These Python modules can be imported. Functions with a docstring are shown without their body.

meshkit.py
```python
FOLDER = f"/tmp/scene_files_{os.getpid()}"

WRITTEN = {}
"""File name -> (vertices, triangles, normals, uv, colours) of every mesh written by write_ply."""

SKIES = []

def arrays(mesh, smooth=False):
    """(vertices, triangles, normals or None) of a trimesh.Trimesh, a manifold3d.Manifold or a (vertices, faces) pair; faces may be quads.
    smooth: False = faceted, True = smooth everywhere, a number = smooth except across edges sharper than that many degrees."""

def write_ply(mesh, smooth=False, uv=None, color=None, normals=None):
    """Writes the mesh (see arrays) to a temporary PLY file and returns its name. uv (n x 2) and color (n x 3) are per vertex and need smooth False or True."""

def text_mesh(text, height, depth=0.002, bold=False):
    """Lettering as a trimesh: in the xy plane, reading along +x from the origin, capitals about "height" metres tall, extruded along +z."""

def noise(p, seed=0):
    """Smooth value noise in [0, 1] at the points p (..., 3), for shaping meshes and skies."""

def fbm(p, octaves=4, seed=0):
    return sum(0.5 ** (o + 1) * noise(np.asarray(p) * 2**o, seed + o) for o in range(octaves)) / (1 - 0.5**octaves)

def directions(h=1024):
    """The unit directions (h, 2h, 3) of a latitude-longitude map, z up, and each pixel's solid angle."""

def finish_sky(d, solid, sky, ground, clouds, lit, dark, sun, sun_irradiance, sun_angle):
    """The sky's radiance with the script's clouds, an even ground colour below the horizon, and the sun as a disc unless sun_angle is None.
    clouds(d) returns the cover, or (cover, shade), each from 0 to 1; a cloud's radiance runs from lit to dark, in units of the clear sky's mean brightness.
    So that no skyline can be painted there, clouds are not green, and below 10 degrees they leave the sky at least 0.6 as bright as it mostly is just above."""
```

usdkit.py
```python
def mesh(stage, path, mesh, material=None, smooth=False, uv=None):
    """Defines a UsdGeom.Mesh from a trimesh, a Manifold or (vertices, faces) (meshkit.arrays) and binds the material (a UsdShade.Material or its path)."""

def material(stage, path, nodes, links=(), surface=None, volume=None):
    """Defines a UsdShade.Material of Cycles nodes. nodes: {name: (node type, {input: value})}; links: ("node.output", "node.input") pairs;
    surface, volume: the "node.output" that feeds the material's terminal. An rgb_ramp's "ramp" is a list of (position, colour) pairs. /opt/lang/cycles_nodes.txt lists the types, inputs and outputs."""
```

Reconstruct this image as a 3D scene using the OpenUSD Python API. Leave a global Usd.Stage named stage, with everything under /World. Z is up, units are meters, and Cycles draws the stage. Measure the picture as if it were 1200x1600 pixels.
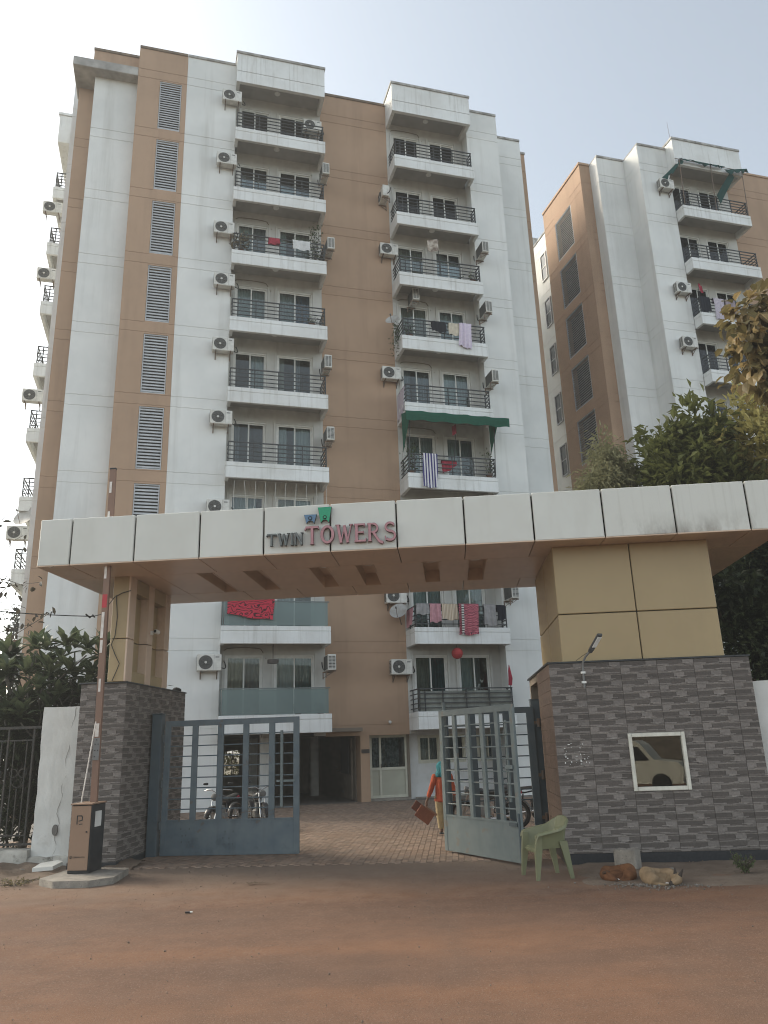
import math, random, re
import numpy as np, trimesh, usdkit, meshkit
from pxr import Usd, UsdGeom, UsdLux, UsdShade, Gf, Sdf, Vt
from shapely.geometry import Polygon, LineString, Point, box as sbox
from shapely.ops import unary_union
from shapely import affinity

stage = Usd.Stage.CreateInMemory()
UsdGeom.SetStageUpAxis(stage, 'Z'); UsdGeom.SetStageMetersPerUnit(stage, 1.0)
UsdGeom.Xform.Define(stage, '/World'); UsdGeom.Scope.Define(stage, '/World/Looks')
PI = math.pi
# ------------------------------------------------------------------ camera
EYE, PITCH, ROLL, FPX = np.array([0, 0, 1.9]), 0.29296649, -0.03311889, 1209.518 / 1200
EXPOSURE = 1.2
_c, _s = math.cos(PITCH), math.sin(PITCH)
_r, _u, _f = np.array([1, 0, 0.]), np.array([0, -_s, _c]), np.array([0, _c, _s])
_cr, _sr = math.cos(ROLL), math.sin(ROLL)
RIGHT, UP = _cr * _r + _sr * _u, -_sr * _r + _cr * _u
cam = UsdGeom.Camera.Define(stage, '/World/camera')
cam.CreateHorizontalApertureAttr(36.0); cam.CreateFocalLengthAttr(36.0 * FPX)
cam.CreateClippingRangeAttr(Gf.Vec2f(0.1, 5000)); cam.CreateExposureAttr(EXPOSURE)
cam.AddTransformOp().Set(Gf.Matrix4d(*RIGHT, 0, *UP, 0, *(-_f), 0, *EYE, 1))
# ------------------------------------------------------------------ sky and sun
SUN_AZ, SUN_EL = math.radians(-62), math.radians(35)
SKY_STRENGTH, SUN_INTENSITY, SUN_ANGLE = 0.12, 0.2, 14.0
dome = UsdLux.DomeLight.Define(stage, '/World/sky')
skym = usdkit.material(stage, '/World/Looks/sky_air', {
    's': ('sky_texture', {'sky_type': 'single_scattering', 'sun_disc': False, 'sun_elevation': SUN_EL, 'sun_rotation': SUN_AZ,
                          'altitude': 100.0, 'air_density': 1.0, 'aerosol_density': 2.5, 'ozone_density': 1.0}),
    'h': ('hsv', {'saturation': 0.5, 'value': 1.0, 'fac': 1.0}), 't': ('mix', {'mix_type': 'multiply', 'fac': 1.0, 'color2': (1.0, 1.012, .955)}),
    'b': ('background_shader', {'strength': SKY_STRENGTH})}, [('s.color', 'h.color'), ('h.color', 't.color1'), ('t.color', 'b.color')], surface='b.background')
UsdShade.MaterialBindingAPI.Apply(dome.GetPrim()).Bind(skym)
dome.GetPrim().SetCustomDataByKey('kind', 'structure'); dome.GetPrim().SetCustomDataByKey('label', 'hazy pale sky'); dome.GetPrim().SetCustomDataByKey('category', 'sky')
sun = UsdLux.DistantLight.Define(stage, '/World/sun')
sun.CreateIntensityAttr(SUN_INTENSITY); sun.CreateAngleAttr(SUN_ANGLE); sun.CreateNormalizeAttr(True); sun.CreateColorAttr(Gf.Vec3f(1, 0.87, 0.68))
_z = np.array([math.sin(SUN_AZ) * math.cos(SUN_EL), math.cos(SUN_AZ) * math.cos(SUN_EL), math.sin(SUN_EL)])
_x = np.cross([0, 0, 1], _z); _x /= np.linalg.norm(_x); _y = np.cross(_z, _x)
sun.AddTransformOp().Set(Gf.Matrix4d(*_x, 0, *_y, 0, *_z, 0, 0, 0, 0, 1))

# ------------------------------------------------------------------ frames: B follows the apartment towers, G the gate, W the camera's ground
ANG = {'B': 0.27416697, 'G': -0.07563172, 'W': 0.0}
def to_world(fr, p):
    a = ANG[fr]; u, v, z = p
    return (u * math.cos(a) - v * math.sin(a), u * math.sin(a) + v * math.cos(a), z)

# ------------------------------------------------------------------ meshes
class MB:
    def __init__(s): s.v, s.f, s.t, s.n, s.tone = [], [], [], 0, None
    def add(s, V, F, tint=None):
        V, F = np.asarray(V, float), np.asarray(F, int)
        if F.shape[1] == 4: F = np.vstack([F[:, [0, 1, 2]], F[:, [0, 2, 3]]])
        s.v.append(V); s.f.append(F + s.n); s.n += len(V)
        t = s.tone if tint is None else tint
        s.t.append(np.tile(np.asarray(t if t is not None else (1, 1, 1), float), (len(V), 1)))
        return s
    def tm(s, m, tint=None): return s.add(m.vertices, m.faces, tint)
    def box(s, u0, u1, v0, v1, z0, z1, c=0, tint=None):
        u0, u1 = min(u0, u1), max(u0, u1); v0, v1 = min(v0, v1), max(v0, v1); z0, z1 = min(z0, z1), max(z0, z1)
        C = np.array([(u0 + u1) / 2, (v0 + v1) / 2, (z0 + z1) / 2]); H = np.array([u1 - u0, v1 - v0, z1 - z0]) / 2
        V, F = unit_box(H, c)
        return s.add(V + C, F, tint)
    def obox(s, ctr, size, ax=None, c=0, tint=None):
        V, F = unit_box(np.array(size) / 2, c)
        if ax is not None: V = V @ np.array(ax)
        return s.add(V + np.array(ctr), F, tint)
    def bar(s, p, q, w, h=None, c=0, up=(0, 0, 1), tint=None):
        p, q = np.array(p, float), np.array(q, float); d = q - p; L = np.linalg.norm(d); d /= L
        a = np.cross(up, d)
        if np.linalg.norm(a) < 1e-6: a = np.cross((0, 1, 0), d)
        a /= np.linalg.norm(a); b = np.cross(d, a)
        return s.obox((p + q) / 2, (L, w, h or w), [d, a, b], c, tint)
    def tube(s, pts, r, n=8, caps=True, tint=None):
        pts = np.asarray(pts, float); k = len(pts); r = np.broadcast_to(np.asarray(r, float), (k,))
        T = np.gradient(pts, axis=0); T /= np.linalg.norm(T, axis=1, keepdims=True) + 1e-12
        ref = np.array([0, 0, 1.]) if abs(T[0][2]) < .9 else np.array([1., 0, 0])
        A = []; a = np.cross(ref, T[0]); a /= np.linalg.norm(a)
        for t in T:
            a = a - t * (a @ t); a /= np.linalg.norm(a) + 1e-12; A.append(a)
        A = np.array(A); Bn = np.cross(T, A); th = np.arange(n) / n * 2 * PI
        V = (pts[:, None] + r[:, None, None] * (np.cos(th)[None, :, None] * A[:, None] + np.sin(th)[None, :, None] * Bn[:, None])).reshape(-1, 3)
        F = [(i * n + j, i * n + (j + 1) % n, (i + 1) * n + (j + 1) % n, (i + 1) * n + j) for i in range(k - 1) for j in range(n)]
        F = [x for q in F for x in (q[:3], (q[0], q[2], q[3]))]
        if caps:
            F += [(0, j + 1, j) for j in range(1, n - 1)]; o = (k - 1) * n; F += [(o, o + j, o + j + 1) for j in range(1, n - 1)]
        return s.add(V, F, tint)
    def lathe(s, prof, ctr=(0, 0, 0), n=24, axis='z', tint=None):
        prof = np.array(prof, float); th = np.arange(n) / n * 2 * PI
        V = np.array([(r * math.cos(t), r * math.sin(t), z) for r, z in prof for t in th]); k = len(prof)
        F = [(i * n + j, i * n + (j + 1) % n, (i + 1) * n + (j + 1) % n, (i + 1) * n + j) for i in range(k - 1) for j in range(n)]
        if axis == 'y': V = V[:, [0, 2, 1]] * np.array([1, -1, 1])     # the profile's z runs towards -y
        if axis == 'x': V = V[:, [2, 1, 0]]
        return s.add(V + np.array(ctr), F, tint)
    def sphere(s, c, r, sub=2, tint=None):
        m = trimesh.creation.icosphere(sub, 1.0)
        return s.add(m.vertices * np.array(r) + np.array(c), m.faces, tint)
    def poly(s, pg, depth, ax, org, tint=None):
        """extrudes a shapely polygon: ax = rows (x, y, depth direction)"""
        for g in getattr(pg, 'geoms', [pg]):
            if g.is_empty: continue
            m = trimesh.creation.extrude_polygon(g, depth, engine='earcut')
            s.add(m.vertices @ np.array(ax, float) + np.array(org), m.faces, tint)
        return s
    def grid(s, P, thick=0, tint=None):
        """P: (a, b, 3) surface points; both sides when thick"""
        P = np.asarray(P, float); a, b = P.shape[:2]
        F = np.array([(i * b + j, i * b + j + 1, (i + 1) * b + j + 1, (i + 1) * b + j) for i in range(a - 1) for j in range(b - 1)])
        V = P.reshape(-1, 3)
        if not thick: return s.add(V, F, tint)
        N = np.cross(np.gradient(P, axis=0), np.gradient(P, axis=1)); N /= np.linalg.norm(N, axis=2, keepdims=True) + 1e-12
        W = (P - N * thick).reshape(-1, 3); m = a * b
        rim = [i * b for i in range(a)][::-1] + [j for j in range(1, b)] + [i * b + b - 1 for i in range(1, a)] + [(a - 1) * b + j for j in range(b - 2, -1, -1)]
        R = [(rim[i], rim[i + 1], rim[i + 1] + m, rim[i] + m) for i in range(len(rim) - 1)]
        return s.add(np.vstack([V, W]), np.vstack([F[:, ::-1], F + m, np.array(R)]), tint)
    def get(s): return np.vstack(s.v), np.vstack(s.f), np.vstack(s.t)

_BX = np.array([[x, y, z] for x in (-1, 1) for y in (-1, 1) for z in (-1, 1)], float)
_BF = np.array([[0, 1, 3, 2], [4, 6, 7, 5], [0, 4, 5, 1], [2, 3, 7, 6], [0, 2, 6, 4], [1, 5, 7, 3]])
def unit_box(H, c=0):
    H = np.array(H, float)
    if not c: return _BX * H, _BF
    c = min(c, H.min() * .9)
    V = []
    for k in range(3):
        for x in _BX:
            p = x * (H - c); p[k] = x[k] * H[k]; V.append(p)
    h = trimesh.convex.convex_hull(np.array(V))
    return h.vertices, h.faces
def stroke(pts, w, cap='flat'):
    return LineString(pts).buffer(w / 2, cap_style=cap, join_style='mitre')

# ------------------------------------------------------------------ prims
_used = {}
def numbered(parent, name):
    k = _used.setdefault(parent, {}); i = k.get(name, 0); k[name] = i + 1
    return f'{parent}/{name}' if i == 0 else f'{parent}/{name}_{i:03d}'
class Node:
    def __init__(s, path, base, prim): s.path, s.base, s.prim = path, np.array(base, float), prim
def setcd(prim, label=None, cat=None, group=None, kind=None):
    for k, x in (('label', label), ('category', cat), ('group', group), ('kind', kind)):
        if x: prim.SetCustomDataByKey(k, x)
def place(prim, fr, base, rot=0):
    x = UsdGeom.Xformable(prim); x.AddTranslateOp().Set(Gf.Vec3d(*map(float, to_world(fr, base)))); x.AddRotateZOp().Set(math.degrees(ANG[fr]) + rot)
def thing(name, label, cat, fr, base, group=None, kind=None, rot=0):
    """An Xform at the thing's base. Its parts are given in the frame's own coordinates (rot turns them about the base)."""
    p = numbered('/World', name); x = UsdGeom.Xform.Define(stage, p); place(x.GetPrim(), fr, base, rot)
    setcd(x.GetPrim(), label, cat, group, kind)
    return Node(p, base, x.GetPrim())
def part(parent, name, mb, m, smooth=False, label=None, kind=None, tint=False):
    p = numbered(parent.path, name); V, F, T = mb.get(); V = V - parent.base
    if tint: smooth = False
    g = usdkit.mesh(stage, p, (V, F), m, smooth=smooth)
    if tint: UsdGeom.PrimvarsAPI(g).CreatePrimvar('tint', Sdf.ValueTypeNames.Color3fArray, 'vertex').Set(Vt.Vec3fArray.FromNumpy(T.astype(np.float32)))
    setcd(g.GetPrim(), label, None, None, kind)
    return Node(p, parent.base, g.GetPrim())
def solo(name, mb, m, label, cat, fr, base, group=None, kind=None, smooth=False, tint=False, rot=0):
    """A thing that is one mesh."""
    p = numbered('/World', name); V, F, T = mb.get()
    g = usdkit.mesh(stage, p, (V - np.array(base, float), F), m, smooth=False if tint else smooth)
    if tint: UsdGeom.PrimvarsAPI(g).CreatePrimvar('tint', Sdf.ValueTypeNames.Color3fArray, 'vertex').Set(Vt.Vec3fArray.FromNumpy(T.astype(np.float32)))
    place(g.GetPrim(), fr, base, rot); setcd(g.GetPrim(), label, cat, group, kind)
    return Node(p, base, g.GetPrim())
def dup(src, fr, base, rot=0, label=None, cat=None, group=None):
    n = re.sub(r'_\d{3}$', '', src.path.split('/')[-1])
    p = numbered('/World', n); x = UsdGeom.Xform.Define(stage, p)
    x.GetPrim().GetReferences().AddInternalReference(src.path); x.GetPrim().SetInstanceable(True)
    x.ClearXformOpOrder()
    t = x.GetPrim(); UsdGeom.XformCommonAPI(x).SetTranslate(Gf.Vec3d(*map(float, to_world(fr, base))))
    UsdGeom.XformCommonAPI(x).SetRotate(Gf.Vec3f(0, 0, math.degrees(ANG[fr]) + rot))
    setcd(t, label, cat, group); return Node(p, base, t)

# ------------------------------------------------------------------ materials
def lin(h):
    return tuple((c / 12.92 if c <= .04045 else ((c + .055) / 1.055) ** 2.4) for c in (int(h[i:i + 2], 16) / 255 for i in (0, 2, 4)))
def mat(name, col, col2=None, scale=1.2, rough=.8, streak=0, dirt=(.12, .1, .08), sc=(5, 5, .35), bump=0, bscale=60, metal=0, spec=.4, patch=None, tint=False, island=0, spots=None, contrast=(.35, .65), detail=5):
    """A weathered surface: two tones by noise, vertical dirt streaks, blotches, fine bump."""
    n = {'g': ('geometry', {}), 'p': ('principled_bsdf', {'roughness': rough, 'metallic': metal, 'specular_ior_level': spec})}; L = []
    col2 = col2 or tuple(c * .82 for c in col)
    n['n1'] = ('noise_texture', {'scale': scale, 'detail': detail, 'roughness': .6}); L.append(('g.position', 'n1.vector'))
    n['r1'] = ('map_range', {'from_min': contrast[0], 'from_max': contrast[1], 'clamp': True}); L.append(('n1.fac', 'r1.value'))
    n['m1'] = ('mix', {'color1': col, 'color2': col2}); L.append(('r1.result', 'm1.fac')); out = 'm1.color'
    if tint:
        n['at'] = ('attribute', {'attribute': 'tint'}); n['mt'] = ('mix', {'mix_type': 'multiply', 'fac': 1.0}); L += [(out, 'mt.color1'), ('at.color', 'mt.color2')]; out = 'mt.color'
    if island:
        n['mr'] = ('map_range', {'to_min': 1 - island, 'to_max': 1 + island}); n['mi'] = ('mix', {'mix_type': 'multiply', 'fac': 1.0})
        L += [('g.random_per_island', 'mr.value'), (out, 'mi.color1'), ('mr.result', 'mi.color2')]; out = 'mi.color'
    if streak:
        n['mp'] = ('mapping', {'scale': sc}); n['n2'] = ('noise_texture', {'scale': 1.0, 'detail': 4, 'roughness': .65})
        n['r2'] = ('map_range', {'from_min': .52, 'from_max': .78, 'to_min': 0, 'to_max': streak, 'clamp': True}); n['m2'] = ('mix', {'color2': dirt})
        L += [('g.position', 'mp.vector'), ('mp.vector', 'n2.vector'), ('n2.fac', 'r2.value'), ('r2.result', 'm2.fac'), (out, 'm2.color1')]; out = 'm2.color'
    if patch:                                   # (scale, colour, threshold, strength)
        n['n3'] = ('noise_texture', {'scale': patch[0], 'detail': 6, 'roughness': .7}); n['r3'] = ('map_range', {'from_min': patch[2], 'from_max': patch[2] + .12, 'to_min': 0, 'to_max': patch[3], 'clamp': True})
        n['m3'] = ('mix', {'color2': patch[1]}); L += [('g.position', 'n3.vector'), ('n3.fac', 'r3.value'), ('r3.result', 'm3.fac'), (out, 'm3.color1')]; out = 'm3.color'
    if spots:                                   # fine speckle: (scale, colour, threshold, strength)
        n['n4'] = ('noise_texture', {'scale': spots[0], 'detail': 2}); n['r4'] = ('map_range', {'from_min': spots[2], 'from_max': spots[2] + .06, 'to_min': 0, 'to_max': spots[3], 'clamp': True})
        n['m4'] = ('mix', {'color2': spots[1]}); L += [('g.position', 'n4.vector'), ('n4.fac', 'r4.value'), ('r4.result', 'm4.fac'), (out, 'm4.color1')]; out = 'm4.color'
    L.append((out, 'p.base_color'))
    if bump:
        n['nb'] = ('noise_texture', {'scale': bscale, 'detail': 4}); n['b'] = ('bump', {'strength': bump, 'distance': .01})
        L += [('g.position', 'nb.vector'), ('nb.fac', 'b.height'), ('b.normal', 'p.normal')]
    return usdkit.material(stage, '/World/Looks/' + name, n, L, surface='p.BSDF')
def leafmat(name, a, b, trans=.3, rough=.45):
    n = {'g': ('geometry', {}), 'o': ('object_info', {}), 'ad': ('math', {'math_type': 'add'}), 'fr': ('math', {'math_type': 'fraction'}), 'm': ('mix', {'color1': a, 'color2': b}), 'p': ('principled_bsdf', {'roughness': rough, 'specular_ior_level': .35}),
         't': ('translucent_bsdf', {}), 'x': ('mix_closure', {'fac': trans})}
    return usdkit.material(stage, '/World/Looks/' + name, n, [('g.random_per_island', 'ad.value1'), ('o.random', 'ad.value2'), ('ad.value', 'fr.value1'), ('fr.value', 'm.fac'), ('m.color', 'p.base_color'), ('m.color', 't.color'), ('p.BSDF', 'x.closure1'), ('t.BSDF', 'x.closure2')], surface='x.closure')
def glassmat(name, tint=(.75, .82, .82), frost=0):
    if frost:
        return usdkit.material(stage, '/World/Looks/' + name, {'t': ('transparent_bsdf', {'color': tint}), 'd': ('principled_bsdf', {'base_color': (.14, .178, .172), 'roughness': .25}), 'x': ('mix_closure', {'fac': frost})},
                               [('t.BSDF', 'x.closure1'), ('d.BSDF', 'x.closure2')], surface='x.closure')
    return usdkit.material(stage, '/World/Looks/' + name, {'t': ('transparent_bsdf', {'color': tint}), 'g': ('glossy_bsdf', {'color': (.9, .9, .9), 'roughness': .02}), 'f': ('fresnel', {'IOR': 1.55}), 'x': ('mix_closure', {})},
                           [('f.fac', 'x.fac'), ('t.BSDF', 'x.closure1'), ('g.BSDF', 'x.closure2')], surface='x.closure')
def stripes(name, cols, axis, freq, rough=.9):
    """cloth woven in bands along one axis of the object"""
    n = {'c': ('texture_coordinate', {}), 's': ('separate_xyz', {}), 'm': ('math', {'math_type': 'multiply', 'value2': freq}), 'f': ('math', {'math_type': 'fraction'}), 'r': ('rgb_ramp', {'ramp': cols, 'interpolate': False}), 'p': ('principled_bsdf', {'roughness': rough, 'specular_ior_level': .2})}
    return usdkit.material(stage, '/World/Looks/' + name, n, [('c.object', 's.vector'), (f's.{axis}', 'm.value1'), ('m.value', 'f.value1'), ('f.value', 'r.fac'), ('r.color', 'p.base_color')], surface='p.BSDF')

WHITE = mat('white_plaster', (.70, .70, .675), (.60, .605, .585), scale=.35, streak=.34, dirt=(.33, .31, .27), sc=(2.2, 2.2, .13), bump=.12, bscale=25, rough=.85)
WHITE2 = mat('white_plaster_stained', (.69, .70, .69), (.6, .6, .58), scale=.8, streak=.45, dirt=(.26, .24, .2), sc=(7, 7, .4), bump=.15, bscale=30, rough=.85)
BROWN = mat('tan_plaster', (.39, .262, .176), (.345, .232, .155), scale=.4, streak=.3, dirt=(.17, .11, .075), sc=(2, 2, .14), bump=.12, bscale=25, rough=.88)
COPE = mat('grey_coping', (.42, .41, .39), (.2, .19, .175), scale=2.5, streak=.6, dirt=(.08, .075, .07), bump=.3)
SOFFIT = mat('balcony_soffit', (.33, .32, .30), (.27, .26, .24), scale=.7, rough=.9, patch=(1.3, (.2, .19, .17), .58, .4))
BACKW = mat('balcony_wall', (.50, .49, .46), (.42, .41, .38), scale=.7, rough=.9, streak=.25, dirt=(.25, .23, .2))
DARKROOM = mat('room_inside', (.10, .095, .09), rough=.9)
RAIL = mat('railing_paint', (.028, .033, .037), (.05, .05, .05), scale=6, rough=.45)
FRAMEW = mat('window_frame', (.66, .66, .63), (.58, .57, .53), scale=4, rough=.5)
GLASS = glassmat('window_glass')
FROST = glassmat('frosted_glass', (.6, .68, .665), .5)
CURT = [mat('curtain_grey', (.50, .49, .48), rough=.95), mat('curtain_beige', (.42, .37, .30), rough=.95), mat('curtain_dark', (.24, .24, .25), rough=.95), mat('curtain_blue', (.05, .10, .16), rough=.95), mat('curtain_rose', (.30, .15, .16), rough=.95), mat('curtain_white', (.6, .6, .58), rough=.95), mat('curtain_teal', (.08, .16, .17), rough=.95)]
SLAT = mat('louvre_slat', (.47, .48, .49), (.38, .39, .4), scale=5, rough=.6)
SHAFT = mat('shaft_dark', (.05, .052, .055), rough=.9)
ACW = mat('unit_case', (.62, .61, .57), (.5, .49, .45), scale=7, streak=.3, dirt=(.3, .26, .2), rough=.5)
ACD = mat('unit_grille', (.05, .05, .048), (.1, .1, .095), scale=20, rough=.6)
ACF = mat('unit_fan', (.17, .17, .165), rough=.5)
STEEL = mat('bracket_steel', (.12, .11, .10), (.16, .09, .05), scale=10, rough=.6)
CABLE = mat('black_cable', (.02, .02, .02), rough=.6)
PANELW = mat('canopy_panel', (.545, .545, .50), (.50, .498, .452), scale=.9, streak=.16, dirt=(.33, .3, .25), sc=(3, 3, .5), rough=.42, spec=.4, patch=(.7, (.44, .41, .35), .62, .22))
def stained_panel():
    n = {'g': ('geometry', {}), 's': ('separate_xyz', {}), 'p': ('principled_bsdf', {'roughness': .45, 'specular_ior_level': .4}), 'mp': ('mapping', {'scale': (2.2, 2.2, .9)}), 'n1': ('noise_texture', {'scale': 1.0, 'detail': 6, 'roughness': .65}),
         'rz': ('map_range', {'from_min': 5.16, 'from_max': 5.62, 'to_min': 1, 'to_max': 0, 'clamp': True}), 'rn': ('map_range', {'from_min': .44, 'from_max': .66, 'clamp': True}), 'mu': ('math', {'math_type': 'multiply'}), 'm': ('mix', {'color1': (.525, .522, .475), 'color2': (.19, .165, .135)}),
         'mq': ('mapping', {'scale': (16, 16, .5)}), 'n2': ('noise_texture', {'scale': 1.0, 'detail': 3}), 'r2': ('map_range', {'from_min': .55, 'from_max': .75, 'to_max': .3, 'clamp': True}), 'm2': ('mix', {'color2': (.36, .33, .28)})}
    L = [('g.position', 's.vector'), ('s.z', 'rz.value'), ('g.position', 'mp.vector'), ('mp.vector', 'n1.vector'), ('n1.fac', 'rn.value'), ('rz.result', 'mu.value1'), ('rn.result', 'mu.value2'), ('mu.value', 'm.fac'),
         ('g.position', 'mq.vector'), ('mq.vector', 'n2.vector'), ('n2.fac', 'r2.value'), ('r2.result', 'm2.fac'), ('m.color', 'm2.color1'), ('m2.color', 'p.base_color')]
    return usdkit.material(stage, '/World/Looks/stained_panel', n, L, surface='p.BSDF')
PANELS = stained_panel()
PANELT = mat('soffit_panel', (.58, .44, .33), (.52, .39, .29), scale=.8, rough=.42, spec=.5, streak=.12)
GOLD = mat('gold_panel', (.335, .25, .13), (.30, .222, .115), scale=.6, rough=.42, spec=.5, streak=.15, dirt=(.22, .17, .1))
JOINT = mat('joint_black', (.022, .018, .015), rough=.9)
TILE = mat('stone_tile', (1, 1, 1), (.78, .77, .76), scale=34, rough=.6, tint=True, bump=.25, bscale=90, spec=.25)
TILEB = mat('brown_tile', (.23, .155, .115), (.17, .115, .085), scale=14, rough=.55, bump=.3, bscale=80)
SKIRT = mat('skirting_granite', (.018, .019, .021), (.03, .031, .033), scale=30, rough=.3)
GATEB = mat('gate_blue', (.085, .112, .13), (.115, .14, .15), scale=3, rough=.5, streak=.35, dirt=(.05, .06, .065), sc=(6, 6, .8), patch=(2.1, (.05, .066, .078), .54, .65), spots=(7, (.11, .075, .05), .66, .5))
GATEG = mat('gate_grey', (.115, .142, .144), (.145, .17, .166), scale=3, rough=.5, streak=.35, dirt=(.09, .11, .11), sc=(6, 6, .8), patch=(1.8, (.085, .105, .105), .56, .5), spots=(5, (.17, .125, .085), .64, .5))
GATED = mat('gate_dark', (.055, .072, .082), (.075, .09, .095), scale=3, rough=.55)
POSTB = mat('gate_post', (.05, .072, .088), (.065, .085, .095), scale=3, rough=.55, streak=.3, dirt=(.03, .035, .04))
CONC = mat('concrete', (.30, .27, .23), (.19, .17, .145), scale=5, rough=.95, bump=.5, bscale=40, spots=(60, (.1, .09, .08), .62, .6))
def roadmat():
    n = {'g': ('geometry', {}), 'p': ('principled_bsdf', {'roughness': .95, 'specular_ior_level': .2}),
         'mp': ('mapping', {'scale': (.12, .55, 1)}), 'n1': ('noise_texture', {'scale': 1.0, 'detail': 5, 'roughness': .6}), 'r1': ('rgb_ramp', {'ramp': [(.3, (.115, .070, .049)), (.47, (.142, .081, .053)), (.62, (.178, .093, .054)), (.75, (.16, .10, .07))]}),
         'n2': ('noise_texture', {'scale': 2.4, 'detail': 7, 'roughness': .72}), 'r2': ('map_range', {'from_min': .35, 'from_max': .68, 'to_min': .9, 'to_max': 1.14, 'clamp': True}), 'm2': ('mix', {'mix_type': 'multiply', 'fac': 1.0}),
         'n3': ('noise_texture', {'scale': 55, 'detail': 3}), 'r3': ('map_range', {'from_min': .57, 'from_max': .66, 'to_max': .55, 'clamp': True}), 'm3': ('mix', {'color2': (.21, .15, .115)}),
         'n4': ('noise_texture', {'scale': 38, 'detail': 3}), 'r4': ('map_range', {'from_min': .6, 'from_max': .68, 'to_max': .4, 'clamp': True}), 'm4': ('mix', {'color2': (.06, .045, .036)}),
         'mq': ('mapping', {'scale': (.9, .16, 1), 'rotation': (0, 0, .25)}), 'n5': ('noise_texture', {'scale': 1.0, 'detail': 3}), 'r5': ('map_range', {'from_min': .5, 'from_max': .62, 'to_max': .2, 'clamp': True}), 'm5': ('mix', {'color2': (.11, .08, .062)}),
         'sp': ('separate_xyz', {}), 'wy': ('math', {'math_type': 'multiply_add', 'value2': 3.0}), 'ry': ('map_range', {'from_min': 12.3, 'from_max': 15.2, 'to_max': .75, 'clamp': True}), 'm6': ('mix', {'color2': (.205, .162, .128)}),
         'nb': ('noise_texture', {'scale': 90, 'detail': 5}), 'b': ('bump', {'strength': .8, 'distance': .01})}
    L = [('g.position', 'mp.vector'), ('mp.vector', 'n1.vector'), ('n1.fac', 'r1.fac'), ('g.position', 'n2.vector'), ('n2.fac', 'r2.value'), ('r1.color', 'm2.color1'), ('r2.result', 'm2.color2'),
         ('g.position', 'mq.vector'), ('mq.vector', 'n5.vector'), ('n5.fac', 'r5.value'), ('r5.result', 'm5.fac'), ('m2.color', 'm5.color1'),
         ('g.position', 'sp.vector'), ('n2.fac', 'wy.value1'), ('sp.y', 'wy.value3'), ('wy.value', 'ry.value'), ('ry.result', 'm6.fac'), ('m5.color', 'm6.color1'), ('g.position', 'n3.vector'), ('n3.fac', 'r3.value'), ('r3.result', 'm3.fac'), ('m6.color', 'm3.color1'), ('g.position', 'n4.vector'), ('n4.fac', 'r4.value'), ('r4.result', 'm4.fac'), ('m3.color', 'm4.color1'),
         ('m4.color', 'p.base_color'), ('g.position', 'nb.vector'), ('nb.fac', 'b.height'), ('b.normal', 'p.normal')]
    return usdkit.material(stage, '/World/Looks/dusty_asphalt', n, L, surface='p.BSDF')
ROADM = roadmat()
PAVER = mat('paver', (.27, .205, .16), (.225, .168, .13), scale=9, rough=.93, spec=.2, tint=True, bump=.4, bscale=70, patch=(.5, (.21, .14, .098), .52, .6))
DIRT = mat('dry_soil', (.20, .155, .12), (.14, .105, .08), scale=1.6, rough=1, spec=.1, bump=.9, bscale=35, patch=(.9, (.17, .125, .09), .55, .5), spots=(24, (.1, .078, .06), .62, .6))
LAND = mat('open_ground', (.16, .125, .09), (.11, .1, .06), scale=.12, rough=1, spec=.1)
ASH = mat('ash_rubble', (.23, .205, .175), (.11, .095, .08), scale=14, rough=1, bump=.8, bscale=60)
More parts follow.
